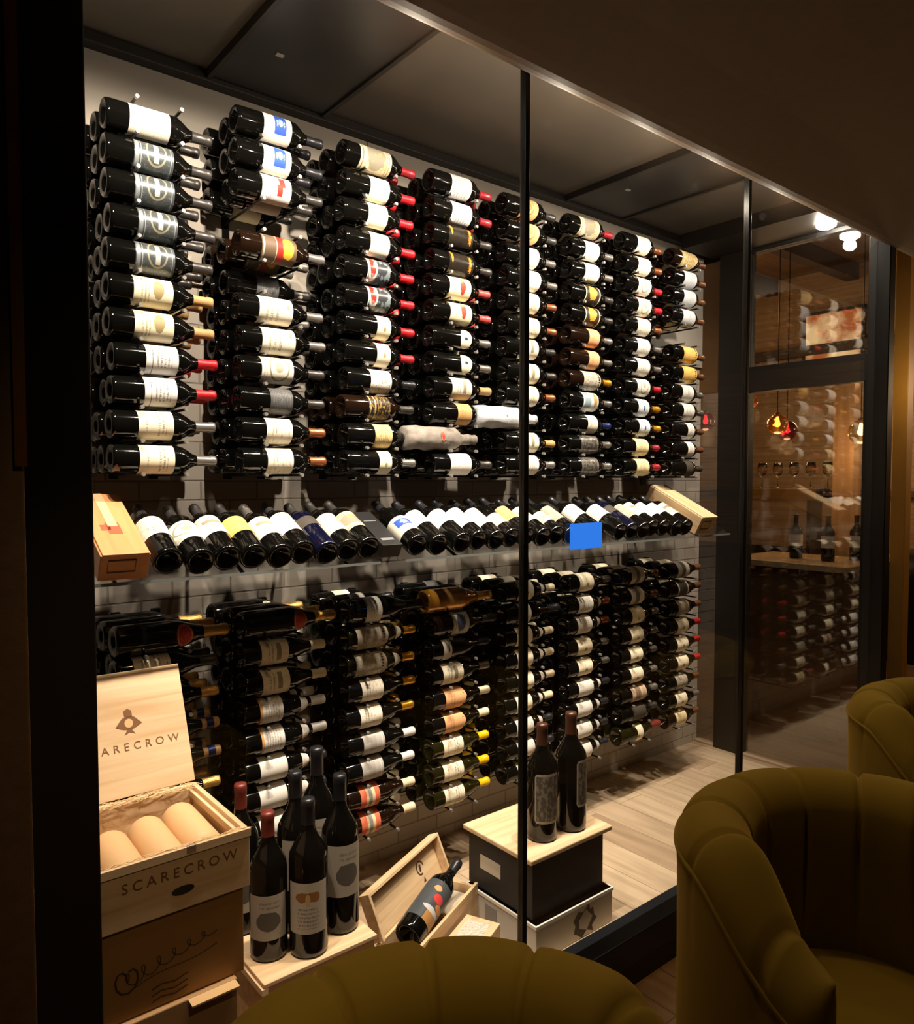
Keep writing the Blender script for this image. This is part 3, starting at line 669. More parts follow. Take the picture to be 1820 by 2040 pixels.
def leaning(x, back=0.0, roll=0.0, yaw=0.0):
    s, c_ = math.sin(TILT), math.cos(TILT)
    base = Vector((x, -.192+back*c_, -.333+back*s)) + Vector((0, -s, c_))*.0425
    A = Matrix(((1, 0, 0, 0), (0, s, c_, 0), (0, -c_, s, 0), (0, 0, 0, 1)))   # local Z -> (0,c,s); local Y -> (0,s,-c): label side (-Y) faces up and forward
    return Matrix.Translation(base) @ Matrix.Rotation(yaw, 4, Vector((0, -s, c_))) @ A @ Matrix.Rotation(roll, 4, 'Z')
def sh(k, lm, z0, z1, cap, words_, shape='bord', glass=G_DARK, form='rect'):
    S[k] = (shape, z0, z1, form, 100, lm, cap, glass, words_)
sh('h1', 'sketch', .09, .185, 'grey', 'white engraved-label'); sh('h2', 'white_rose', .075, .165, 'grey', 'white small-crest-label'); sh('h3', 'view', .09, .185, 'grey', 'white picture-label')
sh('h4', 'yellow', .09, .175, 'grey', 'golden-yellow-label'); sh('h5', 'view', .075, .175, 'silver', 'white landscape-label'); sh('h6', 'cream_hook', .08, .185, 'grey', 'ivory signature-label')
sh('h7', 'blackish', .12, .17, 'grey', 'dark navy-glass', glass=G_NAVY); sh('h8', 'cream', .07, .175, 'grey', 'plain ivory-label'); sh('h9', 'aged', .085, .18, 'grey', 'aged grey-label')
sh('i1', 'blue_square', .05, .14, 'black', 'blue-picture-label'); sh('i2', 'white', .1, .185, 'black', 'plain white-label'); sh('i3', 'speck', .07, .18, 'black', 'speckled white-label')
sh('i4', 'view', .08, .18, 'black', 'engraved ivory-label'); sh('i5', 'buff', .06, .13, 'black', 'buff-label'); sh('i6', 'tan', .09, .18, 'black', 'tan-label'); sh('i7', 'stone', .08, .18, 'black', 'grey stone-label')
s1 = [(.345, 'h1', .03), (.43, 'h2', 0), (.512, 'h3', .02), (.592, 'h4', .02), (.673, 'h5', 0), (.753, 'h6', .03), (.832, 'h7', 0), (.913, 'h8', .02), (.992, 'h9', .03)]
for i, (x, k, bk) in enumerate(s1):
    place_bottle(k, leaning(x, bk*.4, random.uniform(-.15, .15)), f"{S[k][8]} bottle leaning on the tilted shelf, {ORD[i+1]} from the orange box", 'wine bottles leaning on the tilted glass shelves')
s2 = [(1.19, 'i1'), (1.275, 'i2'), (1.385, 'i2'), (1.47, 'i3'), (1.555, 'i3'), (1.637, 'i5'), (1.72, 'i6'), (1.803, 'i4'), (1.886, 'i5'), (1.97, 'i7'), (2.13, 'i2'),
      (2.28, 'i2'), (2.362, 'h7'), (2.445, 'i7'), (2.528, 'i4'), (2.61, 'i3'), (2.692, 'i2'), (2.775, 'i4')]
for i, (x, k) in enumerate(s2):
    nth = ORD[i+1] if i < 12 else ['thirteenth', 'fourteenth', 'fifteenth', 'sixteenth', 'seventeenth', 'eighteenth'][i-12]
    place_bottle(k, leaning(x, random.uniform(0, .02), random.uniform(-.15, .15)), f"{S[k][8]} bottle leaning on the long shelf, {nth} counting toward the door", 'wine bottles leaning on the tilted glass shelves')
def shelf_box(x, wdt, ln, th, mat, lab, cat='box', side=None):
    s, c_ = math.sin(TILT), math.cos(TILT)
    t = empty('wine_box', (x, -.192, -.330), lab, cat, rot=(TILT, 0, 0))
    box_obj('box_body', (0, wdt, 0, ln, .002, th-.006), mat, t, .002)
    box_obj('sliding_lid', (.004, wdt-.004, -.004, ln, th-.006, th), mat, t, .0015)
    box_obj('end_stamp', [(wdt*.16, wdt*.72, -.0012, .0, th*.30, th*.34), (wdt*.16, wdt*.72, -.0012, 0, th*.72, th*.76), (wdt*.16, wdt*.17, -.0012, 0, th*.3, th*.76), (wdt*.71, wdt*.72, -.0012, 0, th*.3, th*.76)], flat('ink_brown', '4c3320', .7), t)
    return t
M_ORNG = wood('orange_wood', 'cd8a58', 'dd9a66', 'Y', 1, .5); M_PINE = wood('pine_x', 'c4a078', 'dfc49c', 'X', 1, .55); M_PINEY = wood('pine_y', 'c4a078', 'dfc49c', 'Y', 1, .55)
tb = shelf_box(.165, .125, .33, .085, M_ORNG, 'orange-brown slim wine box leaning on the tilted shelf beside the corner post')
box_obj('printed_crest', [(.045, .08, .10, .16, .085, .0856), (.03, .055, .12, .15, .085, .0856)], flat('crest_red', 'b8583a', .6), tb)
box_obj('paper_seal', [(.05, .075, .14, .33, .085, .0862)], flat('seal_cream', 'e0b98c', .6), tb)
shelf_box(2.86, .13, .34, .10, M_PINEY, 'pale wooden wine box leaning on the long tilted shelf near the door')
# black angled box between the two shelves
t = empty('gift_carton', (1.055, -.19, -.335), 'black cardboard carton lying tilted between the two glass shelves', 'box', rot=(TILT, 0, 0))
box_obj('carton_body', (-.005, .075, .02, .25, 0, .05), flat('carton_black', '100f10', .5), t, .002)
box_obj('printed_band', [(.01, .06, .05, .065, .05, .0508), (.01, .06, .18, .185, .05, .0508)], flat('print_grey', '6f7276', .5), t)
# socket outlet on the wall below upper racks
t = empty('wall_outlet', (3.05, .28, -.06), 'grey square socket box on the brick wall below the upper racks', 'outlet')
box_obj('cover_plate', (-.045, .045, -.02, 0, -.06, .06), flat('outlet_grey', '9a9790', .5), t, .004)
box_obj('socket', (-.022, .022, -.026, -.02, -.03, .03), flat('socket_dark', '3a3835', .5), t, .002)

# ------------------------------------------------------------------ wooden cases, cartons and large bottles on the cellar floor
INK = flat('burnt_ink', '7a5230', .7); INKD = flat('dark_ink', '3f2a1a', .7)
def text_obj(name, s, size, mat, parent, loc, rot, spacing=1.0, shear=0.0, ext=.0004, align='CENTER'):
    cu = bpy.data.curves.new('txt', 'FONT'); cu.body = s; cu.size = size; cu.space_character = spacing; cu.shear = shear
    cu.extrude = ext; cu.align_x = align; cu.align_y = 'CENTER'; cu.resolution_u = 3
    tmp = bpy.data.objects.new('txt', cu); COL.objects.link(tmp); bpy.context.view_layer.update()
    me = bpy.data.meshes.new_from_object(tmp.evaluated_get(bpy.context.evaluated_depsgraph_get()))
    bpy.data.objects.remove(tmp); bpy.data.curves.remove(cu)
    me.materials.clear(); me.materials.append(mat)
    return ob(name, me, parent, loc, rot)
def poly_prism(name, polys, th, mat, parent, loc, rot):
    V = []; F = []
    for p in polys:
        n = len(V); k = len(p); V += [(x, y, 0) for x, y in p]+[(x, y, th) for x, y in p]
        F += [tuple(range(n+k, n+2*k)), tuple(range(n, n+k))[::-1]]+[(n+i, n+(i+1) % k, n+k+(i+1) % k, n+k+i) for i in range(k)]
    return ob(name, mesh_from(name, V, F, [mat]), parent, loc, rot)
def straw(name, x0, x1, y0, y1, z, n, parent, mat, amp=.01):
    rr = random.Random(11); parts = []
    for _ in range(n):
        x, y = rr.uniform(x0, x1), rr.uniform(y0, y1); a = rr.uniform(-.6, .6); L = rr.uniform(.015, .04); c = rr.uniform(-amp, amp)
        parts.append(tube([(x-L*math.cos(a), y-L*math.sin(a)*.4, z+rr.uniform(0, .006)), (x, y+c*.4, z+rr.uniform(.002, .012)), (x+L*math.cos(a), y+L*math.sin(a)*.4, z+rr.uniform(0, .006))], .0007, 3))
    V, F = join_geo(parts); return ob(name, mesh_from(name, V, F, [mat]), parent, kind='stuff')
M_CASE = wood('case_pine', 'cca87e', 'e8cca6', 'X', .8, .5, True); M_CASEY = wood('case_pine_y', 'cca87e', 'e8cca6', 'Y', .8, .5)
M_KRAFT = flat('kraft_brown', '9c7444', .7, var=.1, bscale=6)
W_, D_, H_ = .345, .36, .14
t = empty('open_wine_case', (.050, -.60, -1.04), 'open pale wooden wine case with raised lid showing three wrapped bottles', 'wooden case')
th = .013
box_obj('front_panel', (0, W_, 0, th, 0, H_-.008), M_CASE, t, .0015)
box_obj('front_rail', [(-.002, W_+.002, -.004, .003, H_-.018, H_+.002)], M_CASE, t, .001)
box_obj('back_panel', (th, W_-th, D_-th, D_, 0, H_), M_CASE, t, .0015)
box_obj('side_panel', (0, th, th, D_, 0, H_), M_CASEY, t, .0015)
box_obj('side_panel', (W_-th, W_, th, D_, 0, H_), M_CASEY, t, .0015)
box_obj('side_rail', [(W_-th-.010, W_-th, th, D_-th, H_-.03, H_-.012)], M_CASEY, t, .001)
box_obj('case_bottom', (th, W_-th, th, D_-th, 0, .01), M_CASE, t)
la = math.atan2(.126, .303)
lid = box_obj('lid', (0, W_, -.006, .006, 0, .328), M_CASE, t, .0015); lid.location = (0, D_+.006, H_+.002); lid.rotation_euler = (-la, 0, 0)
def onlid(o): return o
text_obj('lettering', 'SCARECROW', .029, INK, lid, (.190, -.0065, .125), (PI/2, 0, 0), 1.68)
hat = [[(-.009, .006), (-.010, .026), (0, .031), (.010, .025), (.011, .006)],
       [(-.034, -.014), (-.024, -.002), (-.016, .007), (.0, .011), (.016, .007), (.024, -.002), (.034, -.012), (.020, -.020), (.010, -.024), (-.010, -.024), (-.020, -.021)],
       [(-.014, -.038), (-.004, -.022), (.004, -.022), (.014, -.038), (0, -.032)]]
poly_prism('face_mark', [[(.011*math.cos(a*PI/8), -.008+.012*math.sin(a*PI/8)) for a in range(16)]], .0003, flat('case_face', 'd9b17e', .6), lid, (.192, -.0069, .195), (PI/2, 0, 0))
poly_prism('hat_mark', hat, .0004, INK, lid, (.192, -.0064, .195), (PI/2, 0, 0))
text_obj('lettering', 'SCARECROW', .033, INK, t, (W_/2+.01, -.0006, .088), (PI/2, 0, 0), 1.45)
oval = [[(.026*math.cos(a*PI/8), .010*math.sin(a*PI/8)) for a in range(16)]]
poly_prism('hand_hold', oval, .0006, flat('hole_dark', '16100a', .8), t, (W_/2+.012, -.0006, .045), (PI/2, 0, 0))
box_obj('latch', (W_*.56, W_*.56+.022, -.006, .004, H_-.012, H_+.004), flat('staple_metal', 'b9a08c', .35, .6), t, .002)
straw('packing_straw', .02, W_-.02, D_-.03, D_+.0, H_-.006, 110, t, flat('straw_pale', 'd8b98a', .7))
straw('packing_straw', .02, W_-.02, .004, .02, H_-.008, 90, t, flat('straw_pale', 'd8b98a', .7), .004)
WR = flat('tan_wrap', 'd6ae7e', .6, bump=.2, bscale=60)
for i, (x, yb) in enumerate(((.085, .235), (.178, .262), (.270, .290))):
    v, f = lathe([(0, 0), (.035, 0), (.0435, .004), (.0465, .014), (.0465, .19), (.03, .215), (0, .215)], 28)
    me = mesh_from('wrapped_bottle', v, f, [WR], smooth=True)
    ob('wrapped_bottle', me, None, (.050+x, -.60+yb, -1.04+.083), (PI/2+.04, 0, 0), ['tan paper-wrapped bottle in the open case, closest to the corner post', 'tan paper-wrapped bottle in the middle of the open case', 'tan paper-wrapped bottle in the open case, farthest from the corner post'][i], 'wrapped bottle', 'wrapped bottles in the open case')
# sealed carton and lower case under it
t = empty('wine_carton', (.046, -.59, -1.25), 'sealed brown wine carton with dark script, directly under the open wooden case', 'carton')
box_obj('carton_body', (0, .336, 0, .34, 0, .209), M_KRAFT, t, .003)
rr = random.Random(5)
def stroke(pts, r): return tube([(x, 0, z) for x, z in pts], r, 5)
sc_ = [stroke([(.06+.20*q/60+.011*math.cos(q*.62), .085+.045*q/60+.018*math.sin(q*.62)*(1-.5*q/60)) for q in range(61)], .0013),
       stroke([(.05+.03*q/12+.018*math.cos(q*.7), .085+.026*math.sin(q*.7)) for q in range(13)], .0024), stroke([(.07+.2*q/10, .062+.035*q/10+.006*math.sin(q*.6)) for q in range(11)], .0011)]
for zz in (.045, .03, .016): sc_.append(stroke([(.12, zz), (.14, zz+.006), (.17, zz), (.20, zz+.008)], .0016))
V, F = join_geo(sc_); s_ = ob('script_mark', mesh_from('script_mark', V, F, [INKD]), t, (0, -.0004, 0)); s_.scale = (1, .3, 1)
t = empty('wine_carton', (.040, -.605, ZF), 'lower brown wine carton standing on floor at the bottom of the stack', 'carton')
box_obj('carton_body', (0, .318, 0, .33, 0, -1.25-ZF-.001), flat('kraft_light', 'a88257', .7, var=.12, bscale=5), t, .003)
box_obj('lid_flap', [(.20, .312, -.03, 0, -1.256-ZF, -1.252-ZF)], flat('flap_pale', 'cda878', .6), t)
# platform crate and magnums
t = empty('wooden_crate', (.475, -.495, ZF), 'pale wooden crate used as platform for six big wine bottles', 'crate')
hz = -1.38-ZF
box_obj('crate_body', (.006, .345, .006, .36, 0, hz-.012), wood('crate_tan', 'b08a5c', 'caa474', 'X', 1, .6), t, .002)
box_obj('crate_top', [(0, .35, 0, .365, hz-.012, hz)], M_CASE, t, .002)
box_obj('end_cleat', [(-.006, .012, 0, .365, hz-.03, hz-.012)], M_CASEY, t, .001)
def mag_mesh(h, r, glass, seg=36):
    k = h/.3085; kr = r/.0425
    pr_ = [(a*kr if z < .28 else min(a, .0146 if z < .305 else .0135)*kr, z*k) for a, z in PROF['bord']]
    return mesh_from('magnum', *lathe(pr_, seg), [glass], smooth=True)
def arc_sheet(r, z0, z1, half, mat, face=-PI/2, n=20, rnd=0.0):
    V = []; F = []; UV = []
    for i in range(n+1):
        s = -1+2*i/n; a = face+math.radians(half)*s
        c = rnd*(1-math.sqrt(max(0, 1-max(0, (abs(s)-.75)/.25)**2)))
        for j, z in enumerate((z0+c, z1-c)):
            V.append((r*math.cos(a), r*math.sin(a), z)); UV.append(((s+1)/2, j))
    for i in range(n):
        a = i*2; F.append((a, a+2, a+3, a+1))
    return mesh_from('label_sheet', V, F, [mat], smooth=True, uvs=UV)
def magnum(x, y, z, h, r, lm, capm, lab, face=-125, z0=.16, z1=.47, half=62, cap0=.80, group='magnum bottles on the wooden crate', rnd=0):
    o = ob('magnum_bottle', mag_mesh(h, r, G_DARK), None, (x, y, z), label=lab, cat='bottle', group=group)
    ob('label', arc_sheet(r+.0008, h*z0, h*z1, half, LM[lm], math.radians(face), rnd=rnd), o)
    k = h/.3085; kr = r/.0425
    pf = [(min(a, .0148 if zz < .305 else .0138)*kr+.001, zz*k) for a, zz in PROF['bord'] if zz*k > cap0*h and a > 0]+[(0, h+.0006)]
    if capm: ob('capsule', mesh_from('capsule', *lathe(pf, 24), [CAPS[capm]], smooth=True), o)
    return o
ZP = -1.38
magnum(.545, -.375, ZP, .40, .052, 'magn_grape', 'redwax', 'red-waxed magnum with grey ellipse label, at the crate corner by the open case', -118)
magnum(.640, -.430, ZP, .43, .054, 'magn_wing', 'black', 'magnum with brown-winged crest label standing at the front edge of crate', -120, .17, .50)
magnum(.765, -.390, ZP, .455, .054, 'magn_grape', 'black', 'tall magnum with turned label at the crate side nearest the open slim box', -98, .25, .58)
magnum(.668, -.300, ZP, .46, .054, 'magn_grape', 'black', 'magnum half hidden between the ellipse-label and wing-label bottles on crate', -100, .28, .6)
magnum(.760, -.262, ZP, .50, .056, 'magn_grape', 'black', 'tallest magnum at the rear of the wooden crate, mostly hidden', -100, .3, .6)
magnum(.535, -.215, ZP, .43, .050, 'magn_grape', 'redwax', 'red-waxed magnum standing at the rear of crate beside the open case', -110)
# slim single-bottle case, open
TH = math.radians(24.5); LS, WS, HS = .46, .132, -1.49-ZF
t = empty('slim_wine_case', (.947, -.506, ZF), 'open slim wooden case with raised lid holding one painted-label bottle', 'wooden case', TH)
k = .011
box_obj('front_panel', (0, LS, 0, k, 0, HS), M_PINE, t, .0012); box_obj('back_panel', (0, LS, WS-k, WS, 0, HS), M_PINE, t, .0012)
box_obj('end_panel', (0, k, k, WS-k, 0, HS), M_PINEY, t, .0012); box_obj('end_panel', (LS-k, LS, k, WS-k, 0, HS-.012), M_PINEY, t, .0012)
box_obj('case_bottom', (k, LS-k, k, WS-k, 0, .01), M_PINE, t)
box_obj('paper_insert', (LS-.16, LS-.02, k, WS-k, HS-.045, HS-.04), flat('insert_white', 'c9c2b2', .6), t)
lid = box_obj('lid', [(0, LS, 0, .009, 0, .145), (0, LS, -.03, 0, .135, .145), (LS-.011, LS, -.03, 0, 0, .135), (0, .011, -.03, 0, 0, .135)], M_PINE, t, .001)
lid.location = (0, WS, HS+.002); lid.rotation_euler = (-.40, 0, 0)
ring = [(.022*math.cos(a*PI/10), .022*math.sin(a*PI/10)) for a in range(20)]
segs = []
for a in range(0, 16):
    a0, a1 = a*PI/10, (a+1)*PI/10; segs.append([(.024*math.cos(a0), .024*math.sin(a0)), (.024*math.cos(a1), .024*math.sin(a1)), (.019*math.cos(a1), .019*math.sin(a1)), (.019*math.cos(a0), .019*math.sin(a0))])
segs += [[(-.008, -.012), (.002, -.012), (.006, .010), (-.004, .012)], [(-.004, -.050), (.008, -.034), (.012, -.05)]]
poly_prism('burnt_logo', segs, .0004, INKD, lid, (LS*.72, -.0005, .08), (PI/2, 0, 0))
Mb = Matrix.Translation((.975, -.432, -1.478)) @ Matrix.Rotation(TH, 4, 'Z') @ Matrix.Rotation(-math.radians(11), 4, 'Y') @ Matrix.Rotation(PI/2, 4, 'Y') @ Matrix.Rotation(-.95, 4, 'Z')
o = ob('magnum_bottle', mag_mesh(.365, .046, G_DARK), None, label='dark bottle with colourful painted label lying in the open slim case', cat='bottle'); o.matrix_world = Mb
ob('label', arc_sheet(.0468, .05, .215, 85, LM['painted']), o)
kk = .365/.3085; pf = [(a*(.046/.0425)+.001, zz*kk) for a, zz in PROF['bord'] if zz*kk > .295 and a > 0]+[(0, .3656)]
ob('capsule', mesh_from('capsule', *lathe(pf, 24), [CAPS['black']], smooth=True), o)
# low flat case in front of the slim case
t = empty('flat_case', (.947, -.506, ZF), 'low flat wooden case with white printed sheet, in front of the slim open case', 'wooden case', TH)
box_obj('case_body', (.06, .345, -.135, -.012, 0, .10), M_PINE, t, .002)
box_obj('printed_sheet', (.20, .32, -.11, -.03, .10, .101), flat('sheet_print', 'dcd6c6', .6, var=.5, bscale=140), t)
# black carton with wooden board on top, standing on a white carton
t = empty('white_carton', (1.365, -.605, ZF), 'white wine carton with dark emblem standing on the floor under the black carton', 'carton')
zb = -1.515-ZF
box_obj('carton_body', (0, .385, 0, .35, 0, zb), flat('carton_white', 'c9c4ba', .55, var=.06, bscale=4), t, .003)
box_obj('lid_rim', (-.003, .388, -.003, .353, zb-.012, zb), flat('carton_white_rim', 'dedacf', .5), t, .001)
em = [[(-.052, .010), (-.03, .032), (-.006, .022), (.016, .045), (.022, .02), (.034, .028), (.04, .0), (.052, -.012), (.03, -.03), (.034, -.05), (.006, -.036), (-.016, -.055), (-.034, -.04), (-.05, -.03), (-.044, -.008)]]
em = [[(x*1.15, z*1.1) for x, z in em[0]]]
poly_prism('emblem', em, .0004, flat('emblem_dark', '2a211a', .7), t, (.24, -.0006, .062), (PI/2, 0, 0))
poly_prism('emblem_shield', [[(-.034, .004), (.0, .036), (.036, .0), (.006, -.040), (-.030, -.024)]], .0004, flat('emblem_pale', 'a59b8c', .7), t, (.24, -.0012, .062), (PI/2, 0, 0))
box_obj('grey_sticker', (-.0015, 0, .19, .25, .035, .095), flat('sticker_grey', '8d8a84', .6), t)
t = empty('black_carton', (1.378, -.575, -1.515), 'black wine carton between the white carton and the wooden board', 'carton')
box_obj('carton_body', (0, .355, 0, .325, 0, .192), flat('carton_charcoal', '1e1d1e', .6), t, .003)
box_obj('cut_label', (-.0015, 0, .155, .26, .075, .125), flat('cut_label_white', 'c9c1b0', .6), t)
box_obj('paper_edge', (.355, .3565, .02, .06, .0, .19), flat('paper_pale', 'a79c88', .6), t)
t = empty('wooden_board', (1.362, -.585, -1.323), 'pale pine board on top of the black carton, carrying two magnums', 'board')
box_obj('board_panel', (0, .41, 0, .35, 0, .018), M_CASE, t, .004)
magnum(1.512, -.485, -1.305, .40, .054, 'frame', 'brownwax', 'magnum with grey framed label, nearer the mullion on the pine board', -112, .17, .60, 50, .70, 'magnum bottles on the pine board', .012)
magnum(1.648, -.495, -1.305, .415, .056, 'frame', 'brownwax', 'magnum with grey framed label, nearer the door on the pine board', -66, .22, .62, 50, .70, 'magnum bottles on the pine board', .012)

# ------------------------------------------------------------------ restaurant: velvet tub chairs, pillar
def velvet():
    m, nt, b = new_mat('olive_velvet'); b.inputs['Base Color'].default_value = lin('806a1f'); b.inputs['Roughness'].default_value = .85
    b.inputs['Sheen Weight'].default_value = .6; b.inputs['Sheen Roughness'].default_value = .4; b.inputs['Sheen Tint'].default_value = lin('a8883a')
    tc = nt.nodes.new('ShaderNodeTexCoord'); n = nt.nodes.new('ShaderNodeTexNoise'); n.inputs['Scale'].default_value = 260
    bp = nt.nodes.new('ShaderNodeBump'); bp.inputs['Strength'].default_value = .15; bp.inputs['Distance'].default_value = .001
    nt.links.new(tc.outputs['Object'], n.inputs['Vector']); nt.links.new(n.outputs['Fac'], bp.inputs['Height']); nt.links.new(bp.outputs['Normal'], b.inputs['Normal'])
    b.inputs['Specular IOR Level'].default_value = .15
    return m
M_VEL = velvet(); M_LEG = flat('chair_leg_dark', '1c120b', .4)
def back_mesh(Ro, Ri, H, span=118, seat=.40, drop=.20):
    V = []; F = []; NP = 26; NA = 150
    for i in range(NA+1):
        ph = -span+2*span*i/NA; s = max(0, (abs(ph)-72)/(span-72)); h = H-drop*s*s*(3-2*s)
        q = (ph+10)/30.0; dseam = abs(q-round(q))*30; g = math.exp(-(dseam/1.1)**2)*1.25
        puff = .007*math.sqrt(max(0, 1-(1-min(1, dseam/15))**2)); endf = min(1, (span-abs(ph))/8.0); endf = math.sqrt(max(.0, 1-(1-endf)**2))*.92+.08
        mid_, half_ = (Ro+Ri)/2, (Ro-Ri)/2*endf
        prof = [(1, .10), (1, .3), (1.0, .6*h), (1.02, h-.15)]
        P = [(mid_+half_*a, z) for a, z in prof]
        rt_ = .075*1.0
        for j in range(1, 14):
            th_ = PI*j/14; P.append((mid_+(half_+puff*.6-g*.010)*1.04*math.cos(th_), h-rt_-.02+(rt_+.02+puff-g*.012)*math.sin(th_)))
        P += [(mid_-(half_+puff-g*.012), h-.16), (mid_-(half_*.95+puff-g*.012), h-.24), (mid_-half_*.85, seat+.06), (mid_-half_*.8, seat-.02), (mid_-half_*.6, .2), (mid_, .10)]
        a = math.radians(ph)
        V += [(r*math.sin(a), r*math.cos(a), z) for r, z in P]
        NPP = len(P)
    for i in range(NA):
        for j in range(NPP):
            k2 = (j+1) % NPP; F.append((i*NPP+j, (i+1)*NPP+j, (i+1)*NPP+k2, i*NPP+k2))
    F.append(tuple(range(NPP))); F.append(tuple(NA*NPP+j for j in range(NPP))[::-1])
    return mesh_from('backrest', V, F, [M_VEL], smooth=True)
CH = {}
def chair(x, y, rz, lab, Ro=.42, H=.88):
    t = empty('tub_chair', (x, y, ZR), lab, 'chair', rz, 'olive velvet tub chairs')
    if not CH:
        CH['b'] = back_mesh(Ro, Ro-.17, H)
        CH['s'] = mesh_from('seat', *lathe([(0, .28), (Ro-.19, .28), (Ro-.155, .30), (Ro-.15, .40), (Ro-.17, .43), (Ro-.24, .445), (0, .45)], 48), [M_VEL], smooth=True)
        CH['l'] = mesh_from('leg', *lathe([(0, 0), (.014, 0), (.022, .20), (0, .20)], 14), [M_LEG], smooth=True)
        pv, pf_ = tube([((Ro+.006)*Vector((math.sin(math.radians(a)), math.cos(math.radians(a)), 0)) + Vector((0, 0, .83-.20*(lambda s: s*s*(3-2*s))(max(0, (abs(a)-72)/46))*1.0-.03))) for a in range(-116, 117, 4)], .005, 6)
        CH['p'] = mesh_from('piping', pv, pf_, [M_VEL], smooth=True)
        CH['o'] = mesh_from('base_ring', *lathe([(0, .13), (Ro-.02, .13), (Ro-.01, .16), (Ro-.02, .3), (0, .3)], 48), [M_VEL], smooth=True)
    ob('backrest', CH['b'], t); ob('seat', CH['s'], t); ob('piping', CH['p'], t); ob('seat_base', CH['o'], t)
    for a in (45, 135, 225, 315):
        ob('leg', CH['l'], t, (.25*math.cos(math.radians(a)), .25*math.sin(math.radians(a)), 0))
chair(.255, -1.575, -.15, 'olive velvet tub chair closest to camera, only its rounded back top showing')
chair(1.485, -1.56, -.25, 'olive velvet tub chair with seamed back, in front of the pale cellar floor')
chair(2.82, -1.405, -.35, 'olive velvet tub chair in front of the black corner post beyond the others')
struct('floor_restaurant', (-3.2, 9.0, -5.0, YG-.05, ZR-.05, ZR), M_RFLOOR)
struct('floor_far', (XE+.10, 9.0, YG-.05, 4.0, ZR-.05, ZR), M_RFLOOR)
struct('wall_pillar', [(-.9, -.182, -1.34, -1.30, ZR, ZH+.03)], flat('pillar_brown', '5c4322', .7, bump=.4, bscale=50, var=.2), .003)
struct('trim_17', [(-.192, -.180, -1.345, -1.341, ZR+1.7, ZH-.03)], flat('brass_edge', 'b07c20', .25, .9))

# ------------------------------------------------------------------ far room beyond the end glass
XW = 7.2
M_TPL = plank_mat('tan_plank_wall', 'b0906a', 'a07f5a', '5a4129', .14, 2.4, 'YZ', .6); M_BEAM = flat('dark_beam', '3a2717', .6, var=.3, bscale=9)
struct('wall_far', (XW, XW+.1, -5.0, 4.0, -.75, 2.2), M_TPL)
struct('baseboard_far', (XW-.03, XW+.1, -5.0, 4.0, ZR, -.75), flat('dark_wainscot', '2a140a', .5, var=.2, bscale=4), .002)
struct('wall_far_side', (XE+.10, XW, 3.2, 3.3, ZR, 2.2), flat('ochre_wall', '8c6a36', .7, var=.25, bscale=2.0))
struct('ceiling_far', (XE+.10, 9.0, YG+.05, 4.0, 2.0, 2.1), plank_mat('ceiling_planks', '7a5a38', '69492c', '2c1d10', .22, 3.0, 'X', .6))
for i, (y, z) in enumerate(((2.5, 1.93), (1.7, 1.93), (.9, 1.93), (.1, 1.93))):
    struct('trim_%d' % (18+i), (XE+.12, XW, y, y+.12, z-.08, z+.07), M_BEAM, .005)
struct('trim_22', (XW-.06, XW, -5.0, 4.0, 1.18, 1.28), flat('grey_beam', '4a4038', .6), .004)
struct('trim_23', (XW-.05, XW, -5.0, 4.0, -.22, -.16), flat('rail_brown', '5a3f24', .6), .004)
# timber post, bright
t = empty('timber_post', (5.45, .22, ZR), 'rough pale timber post standing in the lit room beyond the glass door', 'post')
box_obj('post_shaft', (-.07, .07, -.075, .075, 0, 2.45), wood('old_timber', 'b98c5c', 'dcb486', 'Z', .5, .7), t, .006)
box_obj('post_foot', (-.09, .09, -.095, .095, 0, .12), M_BEAM, t, .004)
# picture on the far wall, its brightness put in as emission
t = empty('emissive_artwork', (XW-.02, 1.08, 1.22), 'cream and rust coloured panel with painted-in glow high on the far plank wall', 'artwork')
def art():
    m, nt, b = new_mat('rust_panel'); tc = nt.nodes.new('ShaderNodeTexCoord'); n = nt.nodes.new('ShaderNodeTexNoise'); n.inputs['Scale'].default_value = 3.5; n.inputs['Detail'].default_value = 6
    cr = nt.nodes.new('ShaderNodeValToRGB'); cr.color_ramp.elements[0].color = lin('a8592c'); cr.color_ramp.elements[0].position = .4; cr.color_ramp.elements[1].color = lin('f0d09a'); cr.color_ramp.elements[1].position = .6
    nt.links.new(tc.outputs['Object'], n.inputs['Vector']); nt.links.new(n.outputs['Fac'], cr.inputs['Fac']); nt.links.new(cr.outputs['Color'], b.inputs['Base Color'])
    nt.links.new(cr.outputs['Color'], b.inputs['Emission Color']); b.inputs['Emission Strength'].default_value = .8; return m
box_obj('panel', (-.03, 0, -.23, .30, -.28, .35), art(), t); box_obj('panel_frame', [(-.035, 0, -.26, -.23, -.31, .38), (-.035, 0, .30, .33, -.31, .38), (-.035, 0, -.26, .33, -.31, -.28), (-.035, 0, -.26, .33, .35, .38)], M_BEAM, t)
